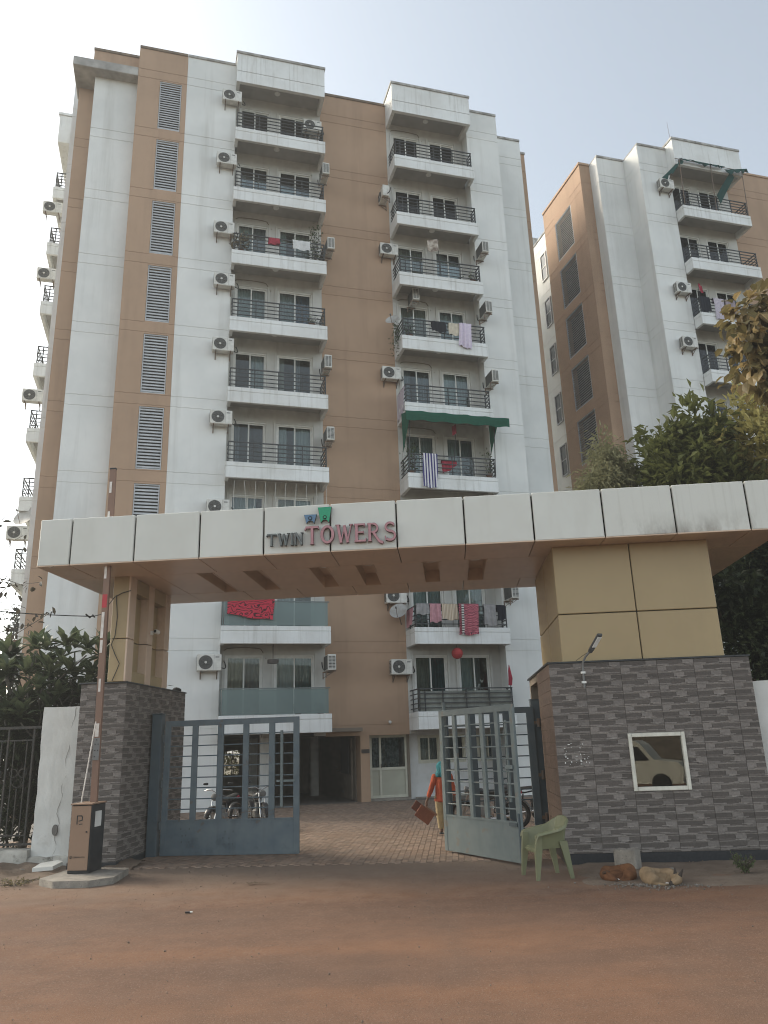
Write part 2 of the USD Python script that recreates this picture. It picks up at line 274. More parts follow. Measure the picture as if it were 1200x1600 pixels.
GARAGE = mat('garage_floor', (.17, .15, .13), (.13, .115, .1), scale=1.2, rough=.9)
GWALL = mat('garage_wall', (.20, .165, .13), (.16, .13, .1), scale=.6, rough=.9)
BARK = mat('bark', (.10, .078, .06), (.055, .045, .036), scale=9, rough=.95, bump=.8, bscale=40)
BARKG = mat('bark_grey', (.17, .15, .125), (.10, .09, .075), scale=9, rough=.95, bump=.6, bscale=40)
# ================================================================== the setting
rng = random.Random(7)
m = MB().box(-400, 400, -200, 600, -.6, -.02)
solo('open_ground', m, LAND, 'bare earth reaching out to the horizon', 'ground', 'W', (0, 0, 0), kind='structure')
def sheet(xs, ys, zf):
    X, Y = np.meshgrid(xs, ys, indexing='ij'); return np.stack([X, Y, zf(X, Y)], -1)
xs, ys = np.linspace(-30, 30, 120), np.linspace(-12, 14.6, 80)
def road_z(x, y): return .004 + .02 * (meshkit.noise(np.stack([x * .35, y * .35, 0 * x], -1), 3) - .5) * np.clip((14.0 - y) / 3, 0, 1)
m = MB().grid(sheet(xs, ys, road_z)[:, :, :].transpose(1, 0, 2)[:, ::-1])
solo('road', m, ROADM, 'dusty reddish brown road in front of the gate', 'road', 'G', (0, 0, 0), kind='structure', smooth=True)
# soil along the guard house and at the left wall
def soil(u0, u1, v0, v1, edge, h, seed, nx=60, ny=40):
    def z(x, y):
        n = meshkit.fbm(np.stack([x * 2.2, y * 2.2, 0 * x], -1), 4, seed)
        return .012 + h * (n - .35) * edge(x, y) - .03 * (1 - edge(x, y)) * 1.4
    return MB().grid(sheet(np.linspace(u0, u1, nx), np.linspace(v0, v1, ny), z).transpose(1, 0, 2)[:, ::-1])
def wob(x, y, s): return .28 * (meshkit.noise(np.stack([x * 1.7, y * 1.7, 0 * x + s], -1), 5) - .5)
e1 = lambda x, y: np.clip((np.minimum(x - 1.55, 9.5 - x) + wob(x, y, 0)) / .35, 0, 1) * np.clip((y - 11.25 + .16 * (x - 3) + wob(x, y, 4)) / .35, 0, 1)
solo('soil_strip', soil(1.2, 10, 10.2, 13.6, e1, .07, 11, 110, 60), DIRT, 'strip of dry trodden soil below the guard house wall', 'soil', 'G', (0, 0, 0), kind='structure', smooth=True)
e2 = lambda x, y: np.clip((-6.15 - x + .9 * (y - 13) + wob(x, y, 2)) / .4, 0, 1)
solo('soil_bank', soil(-14, -5.6, 10.2, 14.7, e2, .28, 23, 90, 60), DIRT, 'uneven dry soil below the left boundary wall', 'soil', 'G', (0, 0, 0), kind='structure', smooth=True)
# pavers of the forecourt: 0.105 x 0.21 m in stretcher bond; the nearest 300 singly, the others as one part
fc = thing('forecourt', 'paved forecourt of small brown pavers behind the gate', 'paving', 'G', (0, 14, 0), kind='structure')
part(fc, 'bedding', MB().box(-16, 14, 14.05, 40, -.3, -.004), GARAGE)
PW, PL = .107, .213
rows = int((29.2 - 14.06) / PL); rest = MB(); cnt = 0
ca, sa = math.cos(ANG['B'] - ANG['G']), math.sin(ANG['B'] - ANG['G'])
for k in range(rows):
    v0 = 14.06 + k * PL
    band = .82 + .3 * meshkit.noise(np.array([[0.3, v0 * .9, 0]]), 9)[0]
    for j in range(int(17 / PW)):
        u0 = -10.5 + j * PW; vv = v0 + (PL / 2 if j % 2 else 0)
        if -7.9 < u0 < -5.95 and vv < 17.6: continue
        if u0 > 1.66 and vv < 17.2: continue
        if (-sa * u0 + ca * vv) > 28.28 and ((ca * u0 + sa * vv) < 7.8): continue
        t = band * rng.uniform(.82, 1.16); w = rng.uniform(0, 1)
        tint = (t * (1 + .06 * w), t, t * (1 - .05 * w)); dz = rng.uniform(0, .005)
        mm = MB() if (cnt < 300 and -5.4 < u0 < 1.2) else rest
        C = (u0 + PW / 2, vv + PL / 2, .002 + dz); H = (PW / 2 - .0022, PL / 2 - .0022, .012)
        V = _BX * np.array(H); V[V[:, 2] > 0, 0] *= .965; V[V[:, 2] > 0, 1] *= .98
        mm.add(V + np.array(C), _BF[[0, 1, 2, 3, 5]], tint)
        if mm is not rest: part(fc, 'paver', mm, PAVER, tint=True); cnt += 1
part(fc, 'far_pavers', rest, PAVER, kind='stuff', tint=True)

# ================================================================== facade helpers (frame B: u along the front, v into the building)
FH = 3.02
GR = sorted([FH * n - a for n in range(1, 11) for a in (.38, .81)])
def gsplit(z0, z1, gap=.02):
    zs, c = [], z0
    for g in GR:
        if z0 + .05 < g < z1 - .05: zs.append((c, g - gap / 2)); c = g + gap / 2
    return zs + [(c, z1)]
def wall_u(m, u0, u1, v, th, z0, z1):
    """wall whose face looks towards -v, grooved at the storey lines"""
    for a, b in gsplit(z0, z1): m.box(u0, u1, v, v + .014, a, b)
    m.box(u0 + .003, u1 - .003, v + .014, v + th, z0 + .003, z1 - .003)
def wall_v(m, v0, v1, u, th, z0, z1):
    """wall whose face looks towards -u"""
    for a, b in gsplit(z0, z1): m.box(u, u + .014, v0, v1, a, b)
    m.box(u + .014, u + th, v0 + .003, v1 - .003, z0 + .003, z1 - .003)
def cope(m, u0, u1, v0, v1, z): m.box(u0 - .04, u1 + .04, v0 - .05, v1, z, z + .13, .015)

def window(T, u0, u1, z0, z1, v, r, wide=True, frame=FRAMEW):
    """two-leaf sliding window set into the opening: frame, panes, curtains behind them"""
    f = MB(); w = .055
    for a, b in ((u0, u0 + w), (u1 - w, u1)): f.box(a, b, v + .02, v + .12, z0, z1)
    f.box(u0 + w, u1 - w, v + .02, v + .12, z1 - w, z1); f.box(u0 + w, u1 - w, v + .02, v + .12, z0, z0 + .05)
    mid = (u0 + u1) / 2
    for k, (a, b) in enumerate(((u0 + w, mid + .03), (mid - .03, u1 - w))):
        vv = v + .045 + .03 * k; q = .05
        f.box(a, a + q, vv, vv + .025, z0 + .05, z1 - w); f.box(b - q, b, vv, vv + .025, z0 + .05, z1 - w)
        f.box(a + q, b - q, vv, vv + .025, z1 - w - q, z1 - w); f.box(a + q, b - q, vv, vv + .025, z0 + .05, z0 + .13)
    W = part(T, 'window', f, frame)
    for k, (a, b) in enumerate(((u0 + w, mid + .03), (mid - .03, u1 - w))):
        vv = v + .055 + .03 * k
        part(W, 'pane', MB().box(a + .045, b - .045, vv, vv + .006, z0 + .12, z1 - w - .045), GLASS)
        mode = r.random()
        if mode < (.95 if z0 < 19 else .7):
            n = 40; aa, bb = a + .01, b - .01
            if mode < .12: bb = aa + (bb - aa) * r.uniform(.35, .7)
            x = np.linspace(aa, bb, n); ph = r.uniform(0, 6)
            y = v + .22 + .028 * np.sin(x * 52 + ph) + .012 * np.sin(x * 117 + ph * 2)
            P = np.stack([np.stack([x, y + .004 * j, np.full(n, zz)], -1) for j, zz in enumerate((z0 + .04, z1 - .03))])
            part(W, 'curtain', MB().grid(P), (r.choice(CURT) if r.random() < .3 else r.choice([CURT[0], CURT[5], CURT[0], CURT[1], CURT[2]])), smooth=True)
    return W

def balcony(T, u0, u1, vf, vb, n, left_to, right_to, rail='bars', z_top=None, plate_u=None):
    zt = FH * n if z_top is None else z_top; zb = zt - .62; t = .13
    m = MB()
    for a, b in ((zb, zt - .185), (zt - .172, zt)):
        m.box(u0, u1, vf, vf + t, a, b, .012)
        m.box(u0, u0 + t, vf + t, left_to, a, b); m.box(u1 - t, u1, vf + t, right_to, a, b)
    m.box(u0 + .02, u1 - .02, vf + .02, vf + t - .01, zt - .2, zt - .16); m.box(u0 + .02, u0 + t - .01, vf + t, left_to, zt - .2, zt - .16); m.box(u1 - t + .01, u1 - .02, vf + t, right_to, zt - .2, zt - .16)
    B = part(T, 'balcony', m, WHITE2)
    p0, p1 = plate_u or (u0 + t, u1 - t)
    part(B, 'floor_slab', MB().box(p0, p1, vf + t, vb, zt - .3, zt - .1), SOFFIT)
    if rail == 'bars':
        r0, r1, vv = u0 + .09, u1 - .09, vf + .065
        for k in range(5):
            z = zt + .13 + .168 * k; q = MB(); w = .04 if k == 4 else .03
            q.box(r0 - w / 2, r1 + w / 2, vv - w / 2, vv + w / 2, z - w / 2, z + w / 2); q.box(r0 - w / 2, r0 + w / 2, vv + w / 2, left_to - .01, z - w / 2, z + w / 2); q.box(r1 - w / 2, r1 + w / 2, vv + w / 2, right_to - .01, z - w / 2, z + w / 2)
            part(B, 'rail', q, RAIL)
        nn = max(4, int(round((r1 - r0) / .92)))
        ps = [(r0 + (r1 - r0) * i / nn, vv + .024) for i in range(nn + 1)] + [(r0 + .22, vv + .024)]
        if left_to - vf > .9: ps.append((r0 + .024, left_to - .25))
        if right_to - vf > .4: ps.append((r1 - .024, right_to - .12))
        for a, b in ps: part(B, 'post', MB().box(a - .018, a + .018, b - .018, b + .018, zt, zt + .80), RAIL)
    elif rail == 'glass':
        q = MB().box(u0 + .05, u1 - .05, vf + .03, vf + .07, zt + .86, zt + .90); q.box(u0 + .05, u0 + .09, vf + .07, left_to, zt + .86, zt + .90); part(B, 'hand_rail', q, GATEG)
        for a, b in ((0, 1), (1, 2), (2, 3)):
            w = (u1 - u0 - .2) / 3
            part(B, 'glass_panel', MB().box(u0 + .1 + a * w + .004, u0 + .1 + b * w - .004, vf + .045, vf + .057, zt + .02, zt + .85), FROST)
        part(B, 'glass_panel', MB().box(u0 + .06, u0 + .072, vf + .07, left_to - .01, zt + .02, zt + .85), FROST)
    return B

def louvre(T, a0, a1, at, z0, z1, axis, n, sm=None):
    sm = sm or SLAT
    f = MB(); w = .035
    S = (lambda m, x0, x1, d0, d1, y0, y1: m.box(x0, x1, at + d0, at + d1, y0, y1)) if axis == 'u' else (lambda m, x0, x1, d0, d1, y0, y1: m.box(at + d0, at + d1, x0, x1, y0, y1))
    for x in (a0, a1 - w): S(f, x, x + w, .0, .08, z0, z1)
    S(f, a0 + w, a1 - w, 0, .08, z0, z0 + w); S(f, a0 + w, a1 - w, 0, .08, z1 - w, z1)
    L = part(T, 'louvre', f, SLAT)
    for k in range(n):
        z = z0 + w + (z1 - z0 - 2 * w) * (k + .5) / n; h = (z1 - z0) / n * .29
        q = MB()
        if axis == 'u': V = np.array([(a0 + w, at + .02, z - h), (a1 - w, at + .02, z - h), (a1 - w, at + .045, z + h), (a0 + w, at + .045, z + h)])
        else: V = np.array([(at + .02, a1 - w, z - h), (at + .02, a0 + w, z - h), (at + .045, a0 + w, z + h), (at + .045, a1 - w, z + h)])
        q.add(np.vstack([V, V + (np.array([0, .015, 0]) if axis == 'u' else np.array([.015, 0, 0]))]), [(3, 2, 1, 0), (4, 5, 6, 7), (0, 1, 5, 4), (2, 3, 7, 6), (1, 2, 6, 5), (3, 0, 4, 7)])
        part(L, 'slat', q, sm)
    return L

# ================================================================== the main tower
wr = random.Random(21)
T1 = thing('apartment_tower', 'tall white and tan apartment tower with two columns of balconies behind the gate', 'building', 'B', (4, 30, 0))
TOP = 30.9
m = MB(); wall_u(m, -.39, 1.7, 27.65, .64, -.05, TOP); part(T1, 'wall', m, WHITE)
# stair shaft with louvres
m = MB(); wall_u(m, -2.4, -1.5, 27.645, .6, 0, TOP); wall_u(m, -.6, -.393, 27.645, .6, 0, TOP)
lz = [(26.85 - FH * k, 29.32 - FH * k) for k in range(9)]
c = TOP
for a, b in lz:
    z = [q for q in gsplit(b, c)]
    for p, q in z: m.box(-1.5, -.6, 27.645, 27.659, p, q)
    m.box(-1.5, -.6, 27.659, 28.2, b, c); c = a
m.box(-1.5, -.6, 27.645, 28.2, 0, c)
part(T1, 'stair_shaft', m, BROWN)
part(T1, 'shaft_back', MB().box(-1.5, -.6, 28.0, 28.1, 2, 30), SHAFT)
for k, (a, b) in enumerate(lz[:7]): louvre(T1, -1.49, -.61, 27.662, a + .01, b - .01, 'u', 19 if k else 20)
m = MB(); wall_u(m, -4.15, -2.4, 28.15, .5, 0, 29.42); part(T1, 'wall', m, WHITE)
m = MB(); wall_u(m, -4.85, -4.15, 28.9, .4, 0, 29.42); part(T1, 'recess_wall', m, BROWN)
m = MB(); wall_u(m, -5.32, -4.8, 30.6, .6, 0, 31.9); part(T1, 'wall', m, WHITE2)
m = MB().box(-5.0, -2.402, 27.66, 29.6, 29.42, 29.86, .02); part(T1, 'canopy_slab', m, mat('slab_stained', (.40, .385, .36), (.22, .21, .195), scale=1.2, streak=.4, dirt=(.14, .13, .12)))
m = MB(); wall_u(m, -4.3, -2.402, 28.3, .4, 29.862, 30.98); part(T1, 'parapet', m, BROWN)
# central wall with the piers of the ground floor
m = MB(); wall_u(m, 5.532, 8.66, 28.3, .3, 2.27, TOP - .03); part(T1, 'central_wall', m, BROWN)
m = MB().box(6.79, 7.13, 28.302, 29.0, 0, 2.27); part(T1, 'pillar', m, BROWN)
m = MB(); wall_u(m, 12.46, 14.05, 27.7, .8, 0, TOP); part(T1, 'wall', m, WHITE)
m = MB(); wall_u(m, 14.05, 15.88, 28.95, .5, 0, TOP); part(T1, 'wall', m, WHITE)
m = MB(); wall_u(m, 15.88, 16.5, 29.7, 4, 0, TOP); part(T1, 'end_wall', m, BROWN)
TCOPE = mat('tan_coping', (.20, .145, .10), (.11, .085, .065), scale=3, streak=.5)
for q in ((-.35, 1.62, 27.65, 28.3, TOP), (12.55, 14.02, 27.7, 28.4, TOP), (14.1, 15.85, 28.95, 29.4, TOP), (15.95, 16.5, 29.7, 33, TOP)): m = MB(); cope(m, *q); part(T1, 'coping', m, COPE)
for q in ((-2.36, -.44, 27.65, 28.2, TOP), (-4.28, -2.45, 28.3, 28.7, 30.98), (5.6, 8.6, 28.3, 28.6, TOP - .03)): m = MB(); cope(m, *q); part(T1, 'coping', m, TCOPE)
# body behind the facade
m = MB().box(-5.2, 16.3, 31.2, 44, 2.4, 30.6); m.box(-4.7, 16.3, 29.9, 31.2, 29.8, 30.6); part(T1, 'body', m, WHITE)
# the two balcony columns
WA, WC = ((1.92, 3.25), (3.66, 5.13)), ((8.93, 10.27), (10.72, 12.02))
for (b0, b1), wins, tag in (((1.67, 5.53), WA, 'A'), ((8.66, 12.46), WC, 'C')):
    edge0, edge1 = (1.702, 5.53) if tag == 'A' else (8.662, 12.458)
    m = MB(); cuts = [edge0] + [x for w in wins for x in w] + [edge1]
    for a, b in zip(cuts[0::2], cuts[1::2]): m.box(a, b, 28.3, 28.5, 2.3, 29.9)
    for n in range(1, 10):
        for a, b in wins: m.box(a, b, 28.3, 28.5, FH * n + 2.13, FH * (n + 1) - .1)
        for a, b in wins: m.box(a - .1, a - .005, 28.255, 28.3, FH * n, FH * n + 2.2); m.box(b + .005, b + .1, 28.255, 28.3, FH * n, FH * n + 2.2)
    part(T1, 'back_wall', m, BACKW)
    m = MB().box(edge0, edge1, 30.2, 30.3, 2.3, 30.5)
    for n in range(1, 11): m.box(edge0, edge1, 28.3, 30.2, FH * n - .28, FH * n - .05)
    for x in (edge0, (wins[0][1] + wins[1][0]) / 2 - .05, edge1 - .1): m.box(x, x + .1, 28.5, 30.2, 2.3, 30.5)
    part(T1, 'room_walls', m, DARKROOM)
    for n in range(1, 10):
        lt, rt = (27.65, 28.3) if tag == 'A' else (28.3, 27.7)
        balcony(T1, b0, b1, 27.15, 28.3, n, lt, rt, 'glass' if tag == 'A' and n < 3 else 'bars', plate_u=(max(b0 + .13, edge0), min(b1 - .13, edge1)))
        for a, b in wins: window(T1, a, b, FH * n - .05, FH * n + 2.13, 28.3, wr)
    # the box over the top balcony
    m = MB()
    lt, rt = (27.65, 28.3) if tag == 'A' else (28.3, 27.7)
    for a, b in ((29.6, 30.17), (30.2, 31.12)): m.box(b0, b1, 27.15, 27.3, a, b); m.box(b0, b0 + .15, 27.3, lt + .6, a, b); m.box(b1 - .15, b1, 27.3, rt + .6, a, b)
    m.box(b0 + .02, b1 - .02, 27.18, 27.28, 30.1, 30.3); B = part(T1, 'roof_box', m, WHITE2)
    part(B, 'ceiling', MB().box(b0 + .15, b1 - .15, 27.3, 28.4, 29.9, 30.1), SOFFIT)
    m = MB(); cope(m, b0, b1, 27.15, 27.36, 31.12); m.box(b0 - .04, b0 + .2, 27.36, 28.4, 31.12, 31.25); m.box(b1 - .2, b1 + .04, 27.36, 28.4, 31.12, 31.25); part(B, 'coping', m, COPE)
    for n in range(2, 11):                      # ceiling lamps
        z = (FH * n - .3) if n < 10 else 29.9
        part(T1, 'ceiling_lamp', MB().lathe([(0, -.035), (.11, -.03), (.13, 0), (0, 0)], ((b0 + b1) / 2 - .1, 27.75, z), 16), FRAMEW)
# ground floor: garage and entrance
m = MB().box(-5, 6.79, 27.9, 36.4, 2.42, 2.55); m.box(1.7, 5.5, 27.28, 27.9, 2.42, 2.52); part(T1, 'garage_ceiling', m, GWALL)
m = MB().box(-5, 6.79, 36.0, 36.3, 1.9, 2.42); m.box(-5, 6.79, 36.0, 36.3, 0, .9)
for a, b in ((-5, .7), (1.4, 2.5), (3.2, 6.79)): m.box(a, b, 36.0, 36.3, .9, 1.9)
for a in (.7, 1.05, 2.5, 2.85): m.box(a, a + .04, 36.05, 36.1, .9, 1.9)
m.box(6.75, 6.95, 29.0, 36, 0, 2.42); m.box(-1.2, -.9, 28.4, 36, 0, 2.42); part(T1, 'garage_wall', m, GWALL)
part(T1, 'garage_floor', MB().box(-5, 6.75, 28.4, 36, -.1, .012), GARAGE)
for a, v in ((3.25, 28.75), (3.25, 32.5), (-.2, 28.4), (5.9, 33.5)): part(T1, 'pillar', MB().box(a, a + .33, v, v + .35, .012, 2.42), WHITE2)
m = MB().box(6.55, 6.57, 29.3, 30.6, .95, 2.25); part(T1, 'grille_door', m, SHAFT)
for k in range(4): part(T1, 'door_leaf', MB().box(6.66, 6.74, 29.3 + .33 * k, 29.3 + .33 * k + .31, .05, 2.2, .01), GWALL)
# entrance door beside the pillar
DOORP = mat('door_panel', (.42, .42, .34), (.38, .37, .3), scale=2, rough=.55)
m = MB(); fm = mat('door_frame', (.58, .57, .47), (.5, .48, .4), scale=4, rough=.5)
for a in (7.245, 7.6, 8.58): m.box(a, a + .075, 28.75, 28.83, .09, 2.27)
for z in (.09, 1.05, 2.18): m.box(7.32, 7.6, 28.75, 28.83, z, z + .09); m.box(7.675, 8.58, 28.75, 28.83, z, z + .09)
D = part(T1, 'door', m, fm)
part(D, 'panel', MB().box(7.32, 7.6, 28.78, 28.8, .18, 1.05), DOORP); part(D, 'panel', MB().box(7.675, 8.58, 28.78, 28.8, .18, 1.05), DOORP)
part(D, 'pane', MB().box(7.32, 7.6, 28.785, 28.79, 1.14, 2.18), GLASS); part(D, 'pane', MB().box(7.675, 8.58, 28.785, 28.79, 1.14, 2.18), GLASS)
LACE = mat('lace_curtain', (.22, .24, .24), (.07, .085, .09), scale=11, rough=.95, contrast=(.45, .55))
for a, b in ((7.32, 7.6), (7.69, 8.38)):
    x = np.linspace(a, b, 40); part(D, 'curtain', MB().grid(np.stack([np.stack([x, 28.9 + .02 * np.sin(x * 60), np.full(40, z)], -1) for z in (1.08, 2.18)])), LACE, smooth=True)
part(D, 'handle', MB().box(7.65, 7.67, 28.72, 28.75, 1.12, 1.26), STEEL)
part(T1, 'door_step', MB().box(7.14, 8.68, 28.5, 28.95, .0, .088, .008), CONC)
m = MB().box(7.14, 8.66, 29.9, 30.0, 0, 2.42); m.box(8.66, 8.76, 28.72, 29.9, 0, 2.42); m.box(7.13, 7.23, 29.0, 29.9, 0, 2.42); m.box(7.14, 8.66, 28.602, 29.9, 2.272, 2.42); part(T1, 'porch_wall', m, GWALL)
# ground floor wall under the right balconies, with its windows
gw = ((9.13, 10.0), (10.15, 11.02), (11.5, 12.4), (12.75, 13.7))
m = MB(); cuts = [8.762] + [x for w in gw for x in w] + [15]
for a, b in zip(cuts[0::2], cuts[1::2]): m.box(a, b, 28.87, 29.0, 0, 2.5)
for a, b in gw: m.box(a, b, 28.87, 29.0, 0, 1.22); m.box(a, b, 28.87, 29.0, 2.23, 2.5)
part(T1, 'ground_floor_wall', m, mat('white_plaster_low', (.66, .67, .67), (.55, .54, .52), scale=1.1, streak=.35, dirt=(.3, .25, .2), sc=(3, 3, .6), patch=(2.2, (.3, .25, .2), .66, .5)))
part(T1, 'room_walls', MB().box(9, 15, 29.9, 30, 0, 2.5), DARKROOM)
part(T1, 'floor_slab', MB().box(8.8, 12.3, 27.28, 30, 2.5, 2.6), SOFFIT)
for a, b in gw: window(T1, a, b, 1.22, 2.23, 28.84, wr, frame=fm)
part(T1, 'plinth', MB().box(8.96, 15, 28.80, 28.868, 0, .06, .01), CONC)
# balconies of the side wing beyond the left corner
m = MB().box(-5.28, -4.6, 32.2, 44, 0, 31.2); part(T1, 'side_wall', m, WHITE)
for n in range(2, 10):
    B = balcony(T1, -6.18, -5.1, 32.7, 36.2, n, 36.2, 36.2)
m = MB().box(-6.2, -5.1, 32.6, 36.2, 29.6, 31.15, .02); m.box(-6.25, -5.1, 32.55, 36.25, 31.15, 31.28); part(T1, 'roof_box', m, WHITE2)
# conduits arching over the balcony windows
for n in range(1, 10):
    z = FH * n
    for wins in (WA, WC):
        if wr.random() < .4:
            a, b = wins[0][0] - .05, wins[0][1] + .12; k = np.linspace(0, 1, 16)
            P = np.stack([a + (b - a) * k, np.full(16, 28.27), z + 2.3 + .1 * np.sin(np.clip(k * 1.1, 0, 1) * PI) ** .35 - .3 * np.clip((k - .9) * 10, 0, 1)], -1)
            part(T1, 'conduit', MB().tube(P, .013, 5), STEEL)
part(T1, 'balcony_screen', MB().box(8.8, 12.32, 27.27, 27.285, 3.03, 3.74), mat('screen_sheet', (.26, .28, .255), (.14, .145, .13), scale=1.6, streak=.5, dirt=(.07, .06, .05), rough=.7))
# small plaque by the door, spot lamp on the tan wall
part(T1, 'plaque', MB().box(6.82, 7.12, 28.28, 28.3, 1.66, 1.8, .004), mat('plaque_dark', (.05, .04, .035), rough=.4))
part(T1, 'wall_lamp', MB().lathe([(0, .06), (.05, .05), (.06, 0), (.0, -.06)], (7.9, 28.24, 2.72), 12, 'y'), FRAMEW)

# ================================================================== the second tower
T2 = thing('apartment_tower', 'second white and tan apartment tower, farther right and half hidden by trees', 'building', 'B', (24, 31, 0))
m = MB(); wall_u(m, 19.68, 20.25, 29.7, .4, 0, TOP); part(T2, 'corner_wall', m, BROWN)
m = MB(); lz2 = [(26.99 - 2.98 * k - (.0 if k else 0), 29.4 - 2.98 * k) for k in range(9)]
wall_v(m, 29.7, 30.95, 19.65, .4, 0, TOP); wall_v(m, 32.75, 33.9, 19.65, .4, 0, TOP); c = TOP
for a, b in lz2: m.box(19.65, 20.05, 30.95, 32.75, b, c); c = a
m.box(19.65, 20.05, 30.95, 32.75, 0, c); part(T2, 'stair_shaft', m, BROWN)
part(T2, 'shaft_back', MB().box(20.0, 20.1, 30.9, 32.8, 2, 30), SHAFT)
DSLAT = mat('louvre_slat_dark', (.21, .21, .205), (.15, .15, .145), scale=5, rough=.6)
for k, (a, b) in enumerate(lz2[:6]): louvre(T2, 30.97, 32.73, 19.66, a + .01, b - .01, 'v', 18, DSLAT)
m = MB(); wall_u(m, 20.25, 21.85, 29.0, .8, 0, TOP); wall_v(m, 29.03, 29.7, 20.247, .1, 0, TOP); part(T2, 'wall', m, WHITE)
m = MB(); wall_u(m, 21.85, 23.58, 27.75, .8, 0, TOP); wall_v(m, 27.78, 29.0, 21.847, .1, 0, TOP); part(T2, 'wall', m, WHITE)
m = MB(); wall_v(m, 33.9, 44, 20.2, .4, 0, TOP - .4)
part(T2, 'side_wall', m, WHITE)
m = MB(); wall_u(m, 27.5, 32, 28.3, .3, 2, TOP - .03); part(T2, 'central_wall', m, BROWN)
part(T2, 'body', MB().box(20.3, 36, 31.5, 44, 0, 30.7), WHITE); part(T2, 'roof_room', MB().box(19.0, 24, 38, 43, 30, 32.6), COPE)
for q in ((20.3, 21.8, 29.0, 29.8, TOP), (21.9, 23.5, 27.75, 29.0, TOP), (20.19, 20.36, 33.95, 44, TOP - .4)): m = MB(); cope(m, *q); part(T2, 'coping', m, COPE)
part(T2, 'coping', MB().box(19.6, 19.9, 29.65, 33.9, TOP, TOP + .13), BROWN); part(T2, 'coping', MB().box(19.9, 20.22, 29.65, 30, TOP, TOP + .13), BROWN); m = MB(); cope(m, 27.7, 32, 28.3, 28.6, TOP - .03); part(T2, 'coping', m, BROWN)
for k in range(8):
    z = 27.6 - FH * k
    f = MB(); 
    for v0, v1 in ((34.95, 35.01), (35.56, 35.62)): f.box(20.13, 20.2, v0, v1, z, z + 1.75)
    f.box(20.13, 20.2, 35.01, 35.56, z + 1.69, z + 1.75); f.box(20.13, 20.2, 35.01, 35.56, z, z + .06); f.box(20.15, 20.19, 35.01, 35.56, z + .85, z + .9)
    W = part(T2, 'window', f, FRAMEW if k == 0 else SLAT)
    part(W, 'pane', MB().box(20.17, 20.185, 35.01, 35.56, z + .06, z + 1.69), mat('dark_pane', (.03, .035, .04), rough=.15) if k == 0 else '/World/Looks/dark_pane')
e0, e1, wins = 23.58, 27.5, ((23.9, 25.2), (25.62, 26.95))
m = MB(); cuts = [e0] + [x for w in wins for x in w] + [e1]
for a, b in zip(cuts[0::2], cuts[1::2]): m.box(a, b, 28.3, 28.5, 2.3, 29.9)
for n in range(3, 10):
    for a, b in wins: m.box(a, b, 28.3, 28.5, FH * n + 2.13, FH * (n + 1) - .1)
part(T2, 'back_wall', m, BACKW)
m = MB().box(e0, e1, 30.2, 30.3, 2.3, 30.5)
for n in range(3, 11): m.box(e0, e1, 28.3, 30.2, FH * n - .28, FH * n - .05)
for x in (e0, 25.35, e1 - .1): m.box(x, x + .1, 28.5, 30.2, 2.3, 30.5)
part(T2, 'room_walls', m, DARKROOM)
for n in range(5, 10):
    balcony(T2, 23.6, 27.6, 27.2, 28.3, n, 27.75, 28.3)
    for a, b in wins: window(T2, a, b, FH * n - .05, FH * n + 2.13, 28.3, wr)
m = MB().box(23.55, 27.6, 27.17, 27.32, 29.6, 31.12); m.box(23.55, 23.7, 27.32, 28.4, 29.6, 31.12); m.box(27.45, 27.6, 27.32, 28.6, 29.6, 31.12); B = part(T2, 'roof_box', m, WHITE2)
part(B, 'ceiling', MB().box(23.7, 27.45, 27.32, 28.4, 29.9, 30.1), SOFFIT)
m = MB(); cope(m, 23.55, 27.6, 27.17, 28.4, 31.12); part(B, 'coping', m, COPE)
part(T2, 'lightning_rod', MB().tube([(23.85, 27.6, 31.2), (23.82, 27.6, 32.6)], [.012, .006], 5), STEEL)
# ================================================================== the gateway (frame G)
GW = thing('entrance_gateway', 'long white panelled canopy over the gate on a gold clad column', 'gateway', 'G', (-6.2, 15, 0))
J = [-7.33, -6.72, -5.53, -4.33, -3.16, -1.96, -.78, .41, 1.6, 2.8, 4.0, 5.23, 5.82]
V0, V1, Z0, Z1 = 13.11, 17.27, 5.19, 6.07
part(GW, 'core', MB().box(-7.28, 5.78, 13.16, 17.22, 5.47, 6.02), JOINT)
gr = random.Random(3)
for a, b in zip(J, J[1:]):
    d = gr.uniform(-.004, .004)
    part(GW, 'fascia_panel', MB().box(a + .013, b - .013, V0 + d, V0 + .05 + d, Z0 + .012, Z1, .012), PANELS if a > 2.5 else PANELW)
    part(GW, 'back_panel', MB().box(a + .013, b - .013, V1 - .05, V1, Z0 + .012, Z1, .012), PANELW)
for a, b in ((V0 + .06, 14.25), (14.27, 16.2), (16.22, V1 - .06)):
    part(GW, 'end_panel', MB().box(-7.33, -7.28, a, b, Z0 + .012, Z1, .01), PANELW); part(GW, 'end_panel', MB().box(5.78, 5.82, a, b, Z0 + .012, Z1, .01), PANELW)
part(GW, 'top_sheet', MB().box(-7.29, 5.79, V0 + .05, V1 - .05, 6.022, 6.05), PANELW)
def soffit(a, b, v0, v1): part(GW, 'soffit_panel', MB().box(a + .007, b - .007, v0, v1, Z0 - .004 * gr.random(), Z0 + .03, .006), PANELT)
for a, b in zip(J, J[1:]): soffit(a, b, V0 + .005, 14.253); soffit(a, b, 16.205, V1 - .005)
SL = [(-4.74, -4.42), (-3.84, -3.48), (-2.56, -2.21), (-1.67, -1.32), (-.4, -.07), (.48, .83)]
e = [-7.33, -6.34, -5.53] + [x for s in SL for x in s] + [1.94, 4.63, 5.82]
pairs = list(zip(e, e[1:])); skip = set((a, b) for a, b in SL)
for a, b in pairs:
    if (a, b) not in skip: soffit(a, b, 14.267, 16.191)
